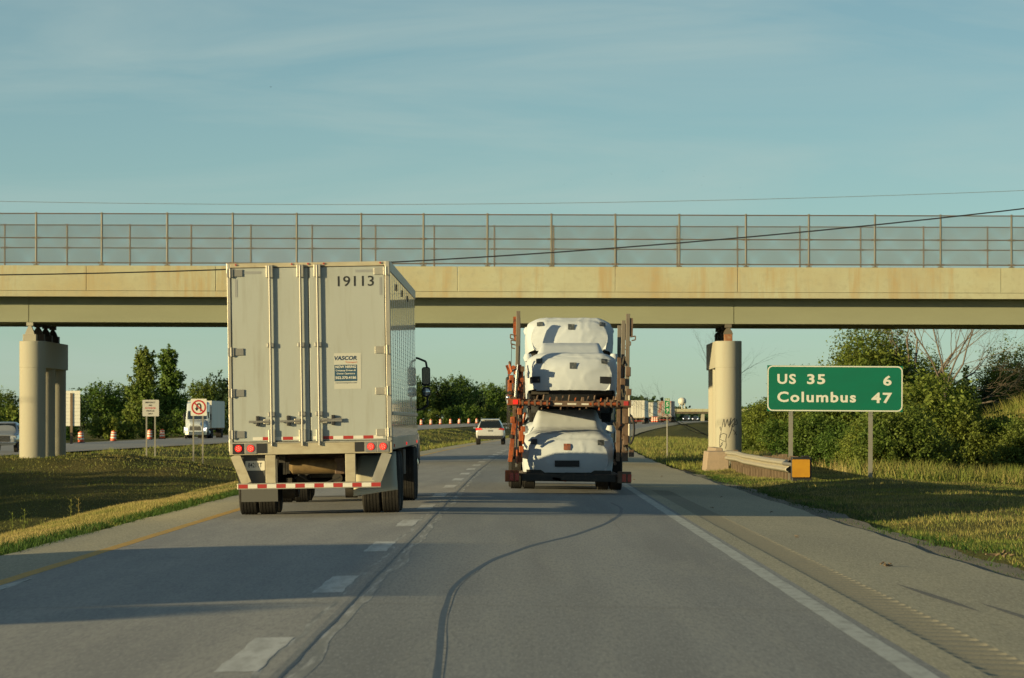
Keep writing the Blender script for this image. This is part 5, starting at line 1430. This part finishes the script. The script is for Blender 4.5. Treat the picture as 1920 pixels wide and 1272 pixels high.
# ------------------------------------------------------------------ vegetation
def leaves(P, N, size, rs):
    """P (n,3) centres, N (n,3) facing; bent diamond leaves of two triangles each"""
    n = len(P)
    N = N / (np.linalg.norm(N, axis=1, keepdims=True) + 1e-6)
    T = rs.randn(n, 3)
    T -= (T * N).sum(1, keepdims=True) * N
    T /= np.linalg.norm(T, axis=1, keepdims=True) + 1e-6
    B = np.cross(N, T)
    s = size * rs.uniform(.65, 1.35, (n, 1))
    V = np.concatenate([P - T * s * .62, P + B * s * .36 + N * s * .08, P + T * s * .62, P - B * s * .36 + N * s * .08])
    i = np.arange(n)
    return V, np.stack([i, i + n, i + 2 * n, i + 3 * n], 1)
def crown_points(blobs, n, rs, clump=0.28, per=26, inner=.55):
    vol = np.array([b[3] * b[4] * b[5] for b in blobs]) ** .72
    k = max(4, n // per)
    which = rs.choice(len(blobs), k, p=vol / vol.sum())
    B = np.array(blobs)[which]
    d = rs.randn(k, 3); d /= np.linalg.norm(d, axis=1, keepdims=True)
    rad = inner + (1.08 - inner) * rs.uniform(0, 1, (k, 1)) ** .6
    C = B[:, :3] + d * B[:, 3:6] * rad
    O = d
    cs = clump * B[:, 3:6].mean(1) * rs.uniform(.4, 1.2, k)
    idx = np.repeat(np.arange(k), per)
    # each clump is a leafy shoot: it runs outwards and a little upwards, thinning to its tip
    sd = O + rs.randn(k, 3) * .55 + np.array([0, 0, .45])
    sd /= np.linalg.norm(sd, axis=1, keepdims=True)
    t = rs.uniform(-.6, 1.0, len(idx)) ** 1
    off = sd[idx] * (t * cs[idx] * 2.1)[:, None] + rs.randn(len(idx), 3) * (cs[idx] * (.55 - .32 * t))[:, None]
    P = C[idx] + off
    N = O[idx] * .7 + rs.randn(len(idx), 3) * .8 + np.array([0, 0, .25])
    return P, N
def branch(mb, p, d, length, r, depth, rs, spread=.55, up=.15, ends=None, kids=(2, 4), taper=.55):
    segs = 4
    q = Vector(p); dirv = Vector(d).normalized()
    rr_ = r
    for k in range(segs):
        nd = (dirv + Vector(rs.randn(3) * .13) + Vector((0, 0, up * .18))).normalized()
        e = q + nd * (length / segs)
        r2 = rr_ * (1 - (1 - taper) / segs * 1.0)
        mb.cyl(q, e, rr_, r2, 6 if r > .04 else 4)
        if depth > 0 and k >= 1:
            for _ in range(rs.randint(*kids) if k == segs - 1 else 1):
                side = Vector(rs.randn(3)); side -= side.dot(nd) * nd; side.normalize()
                branch(mb, e, nd + side * spread * rs.uniform(.6, 1.3), length * rs.uniform(.5, .72), r2 * rs.uniform(.45, .62), depth - 1, rs, spread, up, ends, kids, taper)
        q, dirv, rr_ = e, nd, r2
    if ends is not None:
        ends.append(tuple(q))
def tree_meshes(seed, hgt, width, shape, n, leaf, mat, trunk_r):
    """trunk and crown meshes of a tree standing at the origin"""
    rs = np.random.RandomState(seed)
    blobs = []
    if shape == 'round':
        for _ in range(9):
            a = rs.uniform(0, 6.28); q = rs.uniform(0, .33) * width; z = hgt * rs.uniform(.32, .82)
            s_ = width * rs.uniform(.20, .32) * (1.15 - .5 * abs(z / hgt - .55))
            blobs.append((q * math.cos(a), q * math.sin(a), z, s_, s_, s_ * rs.uniform(.8, 1.15)))
        blobs.append((0, 0, hgt * .55, width * .36, width * .36, hgt * .38))
    elif shape == 'low':
        for _ in range(12):
            a = rs.uniform(0, 6.28); q = rs.uniform(0, .42) * width; z = hgt * rs.uniform(.15, .72)
            s_ = width * rs.uniform(.16, .27)
            blobs.append((q * math.cos(a), q * math.sin(a), z, s_, s_, min(s_, hgt * .32)))
    elif shape == 'poplar':
        for _ in range(34):
            z = hgt * rs.uniform(.12, .95); a = rs.uniform(0, 6.28)
            w_ = width * .5 * (1.08 - .85 * z / hgt)
            q = rs.uniform(.2, .8) * w_
            s_ = width * rs.uniform(.20, .34) * (1.2 - .70 * z / hgt)
            blobs.append((q * math.cos(a), q * math.sin(a), z, s_, s_, s_ * 1.3))
    elif shape == 'conifer':
        for k in range(14):
            t = k / 13; z = hgt * (.08 + .86 * t); w_ = width * .5 * (1 - t) + .12
            for a in rs.uniform(0, 6.28, 3):
                blobs.append((w_ * .5 * math.cos(a), w_ * .5 * math.sin(a), z, w_ * .55, w_ * .55, hgt * .05))
    P, N = crown_points(blobs, n, rs, .26 if shape != 'poplar' else .34)
    keep = P[:, 2] > .05 * hgt
    V, Fc = leaves(P[keep], N[keep], leaf, rs)
    crown = np_mesh('crown', V, Fc, mat)
    tb = MB()
    top = hgt * (.55 if shape != 'poplar' else .85)
    pts = [Vector((.05 * hgt * rs.randn() * k / 6, .05 * hgt * rs.randn() * k / 6, -.4 + (top + .4) * k / 5)) for k in range(6)]
    for k in range(5):
        tb.cyl(pts[k], pts[k + 1], trunk_r * (1 - .16 * k), trunk_r * (1 - .16 * (k + 1)), 8)
    for b in blobs[:9]:
        k = min(4, 1 + int(b[2] / hgt * 4))
        tb.cyl(pts[min(k, 4)], b[:3], trunk_r * .32, trunk_r * .07, 5)
    trunk = tb.mesh('trunk', BARK, True)
    return trunk, crown
def plant(name, label, cat, meshes, loc, rot=0, scale=(1, 1, 1), group=None):
    r = tag(link(name, None, None, loc, (0, 0, rot), scale), label, cat, group)
    link('trunk', meshes[0], r); link('crown', meshes[1], r)
    return r
FAR = [tree_meshes(11, 9.0, 7.5, 'round', 9000, .30, LEAF[0], .20), tree_meshes(12, 8.0, 7.0, 'round', 8500, .30, LEAF[1], .20), tree_meshes(13, 9.5, 6.5, 'round', 8500, .28, LEAF[2], .18),
       tree_meshes(14, 7.5, 7.5, 'round', 8500, .32, LEAF[4], .2), tree_meshes(15, 4.0, 6.0, 'low', 7000, .26, LEAF[2], .10), tree_meshes(16, 3.6, 6.0, 'low', 7000, .26, LEAF[3], .10), tree_meshes(17, 4.4, 6.5, 'low', 7000, .27, LEAF[0], .10)]
POP = [tree_meshes(21, 10.6, 4.0, 'poplar', 13000, .26, LEAF[2], .16), tree_meshes(22, 10.6, 3.9, 'poplar', 13000, .26, LEAF[0], .16)]
rs = np.random.RandomState(5)
def place_px(px, Y, top_py, mset, name, label, group, rnd, cat='tree', own_h=None, z=None):
    x = (px - 985) * Y / F_PX
    g = gz(x, Y) if z is None else z
    me = mset
    h0 = max(v.co.z for v in me[1].vertices) if own_h is None else own_h
    want = CAM_H + (790 - top_py) * Y / F_PX - g
    s_ = want / h0
    return plant(name, label, cat, me, (x, Y, g), rnd * 6.28, (s_ * (.9 + .25 * ((rnd * 7) % 1)), s_ * (.9 + .25 * ((rnd * 3) % 1)), s_), group)
H0 = [max(v.co.z for v in m[1].vertices) for m in FAR]
HP = [max(v.co.z for v in m[1].vertices) for m in POP]
# skyline of the hedgerow, traced as the height of each tree at its own distance
sky_px = [-120, -60, 0, 30, 70, 130, 165, 200, 240, 262, 320, 345, 380, 430, 520, 620, 700, 780, 800, 830, 860, 900, 930, 960, 1000, 1060, 1120, 1180, 1215, 1245, 1262, 1290, 1350, 1420, 1480]
sky_py = [715, 712, 714, 728, 735, 724, 720, 702, 700, 716, 720, 688, 690, 690, 700, 700, 700, 706, 708, 700, 692, 712, 702, 712, 716, 720, 728, 736, 740, 752, 764, 770, 770, 768, 772]
def where_px(px):
    for lim, txt in ((30, 'at the left edge'), (135, 'behind the left pier'), (262, 'between the left pier and the poplars'), (345, 'behind the poplars'), (700, 'between the poplars and the white trailer'), (900, 'between the white trailer and the SUV'), (960, 'behind the SUV'), (1180, 'behind the car carrier')):
        if px < lim:
            return txt
    return 'behind the distant trailers'
lab_tree = ['mid green hedgerow tree', 'dark green hedgerow tree', 'olive hedgerow tree', 'bluish green hedgerow tree']
px = -60.0
while px < 1262:
    x, yy = ground_at(px, 500, -58 - rs.uniform(0, 6))
    i = int(rs.choice([0, 1, 2, 3], p=[.35, .25, .25, .15]))
    top = float(np.interp(px, sky_px, sky_py)) + rs.uniform(-4, 14)
    if not (452 < px < 735):
        place_px(px, yy, top, FAR[i], 'hedgerow_tree', lab_tree[i] + ' beyond the opposite carriageway, ' + where_px(px), lab_tree[i] + 's, ' + where_px(px), rs.uniform(), own_h=H0[i])
    px += 3.3 * F_PX / yy * rs.uniform(.8, 1.3) * (1 if px < 960 or px > 1180 else 1.6)
px = -60.0
while px < 1000:
    x, yy = ground_at(px, 500, -50.5 - rs.uniform(0, 3))
    i = int(rs.choice([4, 5, 6]))
    top = 770 + rs.uniform(-18, 12) if px < 480 else 768 + rs.uniform(-14, 8)
    if px < 130: top -= 6
    if not (452 < px < 735):
        lb = {4: 'olive shrub below the far hedgerow', 5: 'yellow green shrub below the far hedgerow', 6: 'mid green shrub below the far hedgerow'}[i]
        lb += ', ' + where_px(px)
        place_px(px, yy, top, FAR[i], 'hedgerow_shrub', lb, lb, rs.uniform(), 'shrub', own_h=H0[i])
    px += (4.4 if px < 735 else 2.6) * F_PX / yy * rs.uniform(.75, 1.25)
x, yy = ground_at(272, 430, -54)
place_px(272, yy, 646, POP[0], 'poplar_tree', 'left of the two tall poplars rising above the hedgerow', 'poplars', .2, own_h=HP[0])
x, yy = ground_at(318, 430, -54)
place_px(318, yy, 644, POP[1], 'poplar_tree', 'right of the two tall poplars rising above the hedgerow', 'poplars', .6, own_h=HP[1])
# hedgerow carried on out of frame, added and sized to shade the median ditch
for k in range(22):
    yy = 48 + k * 5.2 + rs.uniform(-1, 1)
    if 121 < yy < 137: continue
    x = -60.0 + rs.uniform(-2, 2)
    i = (4, 6, 5)[k % 3]
    lb = {4: 'olive shrub below the far hedgerow', 5: 'yellow green shrub below the far hedgerow', 6: 'mid green shrub below the far hedgerow'}[i]
    lb += ', added out of frame to shade the median'
    sc_ = (9.3 - float(opp_lift(yy)) + rs.uniform(-.4, .4)) / H0[i]
    plant('hedgerow_shrub', lb, 'shrub', FAR[i], (x, yy, gz(x, yy)), rs.uniform(0, 6.28), (sc_ * .95, sc_ * .95, sc_), lb)
# distant woods on the horizon to the right: one mass
Pn = []; Nn = []
for k in range(900):
    yy = rs.uniform(1900, 3300)
    px = rs.uniform(900, 2050)
    x = (px - 985) * yy / F_PX
    h = max(2.0, (790 - float(np.interp(px, [900, 1200, 1262, 1290, 1350, 1420, 1500, 2050], [745, 748, 770, 772, 771, 767, 768, 770]))) * yy / F_PX + CAM_H) * rs.uniform(.75, 1.08)
    n = 60
    q = rs.randn(n, 3) * np.array([4.0, 3.0, 1]); q[:, 2] = rs.uniform(0, 1, n) * h
    Pn.append(q * np.array([1, 1, 1]) + np.array([x, yy, 0.3])); Nn.append(rs.randn(n, 3) + np.array([-.3, -.6, .3]))
V, Fc = leaves(np.concatenate(Pn), np.concatenate(Nn), 2.4, rs)
tag(link('distant_woods', np_mesh('distant_woods', V, Fc, LEAF[4])), 'hazy dark woods along the right horizon', 'woods', kind='stuff')

# right-hand side: shrubs, trees and dead limbs by the overpass
NEAR = [tree_meshes(31, 4.2, 6.0, 'low', 30000, .135, LEAF[3], .07), tree_meshes(32, 4.0, 5.5, 'low', 30000, .13, LEAF[2], .07), tree_meshes(33, 9.0, 8.0, 'round', 42000, .15, LEAF[3], .16), tree_meshes(34, 8.0, 6.5, 'round', 34000, .15, LEAF[1], .15), tree_meshes(35, 3.2, 5.0, 'low', 24000, .12, LEAF[0], .06), tree_meshes(36, 6.2, 3.6, 'conifer', 22000, .12, LEAF[4], .11)]
HN = [max(v.co.z for v in m[1].vertices) for m in NEAR]
for i, px, Y, top, lab, nm, cat in ((0, 1625, 143, 762, 'large yellow green shrub under the right end of the green sign', 'roadside_shrub', 'shrub'), (4, 1535, 150, 765, 'leafy green shrub seen between the two posts of the green sign', 'roadside_shrub', 'shrub'), (1, 1700, 139, 745, 'olive shrub right of the green sign post', 'roadside_shrub', 'shrub'),
        (0, 1690, 150, 690, 'tall yellow green shrub rising at the right end of the green sign', 'roadside_shrub', 'shrub'), (1, 1775, 148, 752, 'olive shrub left of the dark evergreen on the embankment', 'roadside_shrub', 'shrub'), (4, 1590, 146, 790, 'low green shrub at the foot of the right sign post', 'roadside_shrub', 'shrub'),
        (5, 1812, 196, 684, 'dark evergreen tree beyond the right of the sign', 'evergreen_tree', 'tree'), (5, 1850, 199, 705, 'second dark evergreen just right of the first', 'evergreen_tree', 'tree'), (2, 1900, 205, 622, 'tall rounded green tree at the right edge behind the overpass', 'roadside_tree', 'tree'), (2, 1640, 200, 560, 'broad leafy tree behind the overpass above the green sign', 'roadside_tree', 'tree'),
        (2, 1735, 204, 640, 'sunlit leafy tree behind the overpass right of the sign, below the bare limbs', 'roadside_tree', 'tree'), (0, 1590, 196, 640, 'bright green shrubby tree behind the overpass at the top left of the sign', 'roadside_tree', 'tree'),
        (4, 1880, 149, 765, 'yellowish shrub on the embankment at the right edge', 'roadside_shrub', 'shrub'), (1, 1930, 146, 770, 'olive shrub cut off by the right edge of the picture', 'roadside_shrub', 'shrub'),
        (1, 1420, 235, 760, 'reddish olive shrub between the right pier and the green sign', 'roadside_shrub', 'shrub'), (4, 1455, 240, 738, 'green shrub just left of the green sign edge', 'roadside_shrub', 'shrub'), (0, 1490, 232, 744, 'shrub half hidden behind the left end of the green sign', 'roadside_shrub', 'shrub'), (1, 1392, 330, 770, 'small distant shrub showing right of the pier', 'roadside_shrub', 'shrub'),
        (3, 1510, 300, 676, 'far tree whose crown peeps over the top of the green sign', 'roadside_tree', 'tree'), (3, 1545, 250, 735, 'dark tree in the gap under the green sign', 'roadside_tree', 'tree')):
    place_px(px, Y, top, NEAR[i], nm, lab, None, (px * .137) % 1, cat, own_h=HN[i])
# bare trees
def bare_tree(name, label, px, Y, dirs, seed, r, length, depth, mat, base_up=0.0):
    rs_ = np.random.RandomState(seed)
    x = (px - 985) * Y / F_PX
    g = gz(x, Y)
    root = thing(name, label, 'tree', (x, Y, g))
    tb = MB().cyl((0, 0, -.4), (0, 0, .9 + base_up), r * 1.6, r * 1.3, 8)
    tb.build('trunk', mat, root, smooth=True)
    for d in dirs:
        b = MB()
        branch(b, (0, 0, .7 + base_up), d, length, r, depth, rs_, .5, .1)
        b.build('limb', mat, root, smooth=True)
bare_tree('dead_tree', 'leafless tree with grey spreading limbs above the shrubs at right', 1720, 198, [(-.22, 0, 1), (.05, .1, 1), (.25, .1, 1), (.55, -.1, .9), (.95, .1, .75), (1.2, 0, .55)], 4, .065, 3.4, 4, BARK_PALE, 1.4)
bare_tree('dead_tree', 'spindly leafless tree reaching out left of the right pier', 1372, 176, [(-.5, 0, 1), (-.25, .1, 1), (-.9, 0, .45)], 7, .035, 2.3, 3, BARK_PALE)
bare_tree('dead_tree', 'leafless treetop showing through the fence above the right parapet', 1772, 186, [(-.35, 0, 1), (.0, .1, 1), (.3, .1, 1), (.5, 0, 1)], 9, .045, 2.9, 3, BARK_PALE, 2.2)

# ------------------------------------------------------------------ grass
def blades(name, label, X, Y, h, wd, mat, rs, lean=.35, kind='stuff'):
    n = len(X)
    Z = ground_z(X, Y) - .02
    a = rs.uniform(0, 6.28, n)
    hh = h * rs.uniform(.45, 1.25, n)
    dx, dy = np.cos(a), np.sin(a)
    lx, ly = rs.randn(n) * lean * hh, rs.randn(n) * lean * hh
    w_ = wd * rs.uniform(.6, 1.4, n)
    A = np.stack([X - dx * w_, Y - dy * w_, Z], 1); B = np.stack([X + dx * w_, Y + dy * w_, Z], 1)
    C = np.stack([X + lx, Y + ly, Z + hh], 1)
    i = np.arange(n)
    return tag(link(name, np_mesh(name, np.concatenate([A, B, C]), np.stack([i, i + n, i + 2 * n], 1), mat)), label, 'grass', kind=kind)
rs = np.random.RandomState(77)
def scatter(n, u0, u1, y0, y1, patchy=0.0, scale=.5):
    U = rs.uniform(u0, u1, n); Y = y0 + (y1 - y0) * rs.uniform(0, 1, n) ** 1.15
    if patchy:
        p = np.sin(U * 2.1 * scale + 3 * np.sin(Y * .31 * scale)) * np.sin(Y * .77 * scale + U) + rs.randn(n) * .4
        k = p > patchy - .5
        U, Y = U[k], Y[k]
    return U + bend(Y), Y
blades('grass', 'short sunlit grass strip along the left shoulder', *scatter(120000, -9.6, -6.22, 40, 130), .05, .006, GRASS, rs)
blades('dry_grass', 'dry straw coloured grass in the left verge', *scatter(150000, -9.6, -6.5, 40, 130, .2), .07, .005, GRASS_DRY, rs)
blades('verge_weeds', 'dark green weeds fringing the left shoulder edge', *scatter(26000, -6.62, -6.16, 40, 130, .4, 2.0), .11, .010, WEED, rs, .5)
blades('median_grass', 'shaded grass on the median slope and ditch', *scatter(110000, -31, -9, 95, 300), .085, .014, GRASS, rs)
blades('grass', 'sunlit grass on the right verge round the sign', *scatter(170000, 5.6, 15, 42, 150), .075, .007, GRASS, rs)
blades('dry_grass', 'tall dry grass tufts on the right verge', *scatter(70000, 6.0, 16, 42, 150, .6), .09, .006, GRASS_DRY, rs)
blades('verge_weeds', 'green weeds along the right gravel edge', *scatter(20000, 5.05, 6.2, 42, 140, .8, 2.0), .09, .010, WEED, rs, .5)
blades('dry_grass', 'tall pale grass and weeds below the right embankment shrubs', *scatter(45000, 9.5, 24, 130, 200, .5), .38, .010, GRASS_DRY, rs, .25)
blades('verge_weeds', 'green undergrowth on the right embankment', *scatter(60000, 10, 26, 128, 190, .4), .5, .02, GRASS, rs, .4)
blades('grass', 'grass beyond the overpass on the right of the road', *scatter(90000, 5.2, 40, 150, 420), .22, .02, GRASS, rs)
blades('median_grass', 'far median grass beyond the overpass', *scatter(60000, -31, -6.3, 230, 700), .22, .025, GRASS, rs)
# a few tall weeds in the shaded median
for k, (px, py) in enumerate(((22, 960), (45, 962), (132, 945), (146, 943))):
    Y = 74.0 + k
    x = (px - 985) * Y / F_PX
    b = MB()
    g = gz(x, Y)
    b.cyl((0, 0, -.1), (.02, 0, .42), .008, .003, 5)
    for q in range(14):
        z = .08 + q * .025; a = q * 2.4
        b.add([(0, 0, z), (.05 * math.cos(a), .05 * math.sin(a), z + .035), (.07 * math.cos(a + .4), .07 * math.sin(a + .4), z + .05)], [(0, 1, 2)])
    tag(b.build('tall_weed', GRASS, None, loc=(x, Y, g)), 'tall slender weed standing out of the left verge', 'weed', 'tall weeds in the left verge')
# scraps on the shoulder
def debris(label, x, y, s_, seed):
    r_ = np.random.RandomState(seed)
    b = MB()
    for q in range(9):
        c = r_.randn(3) * s_ * .45; c[2] = abs(c[2]) * .5
        b.beam(c, c + r_.randn(3) * s_ * .6 * np.array([1, 1, .4]), s_ * .22, s_ * .16)
    tag(b.build('debris', WOOD, None, loc=(x, y, (road_z(x, y) if x < 5 else gz(x, y)) + .01)), label, 'debris')
debris('small dark scrap of debris lying on the right shoulder', 3.97, 48.3, .075, 3)
debris('dark scrap lying in the gravel at the right edge', 5.66, 52.4, .11, 4)
for k, (x, y) in enumerate(((3.4, 80), (4.1, 92), (4.3, 77), (2.9, 118), (3.9, 126), (3.7, 60))):
    debris('tiny crumb of grit on the right shoulder', x, y, .03, 20 + k)
    o = [q for q in COL.objects if q.name.startswith('debris')][-1]
    o['group'] = 'grit on the shoulder'
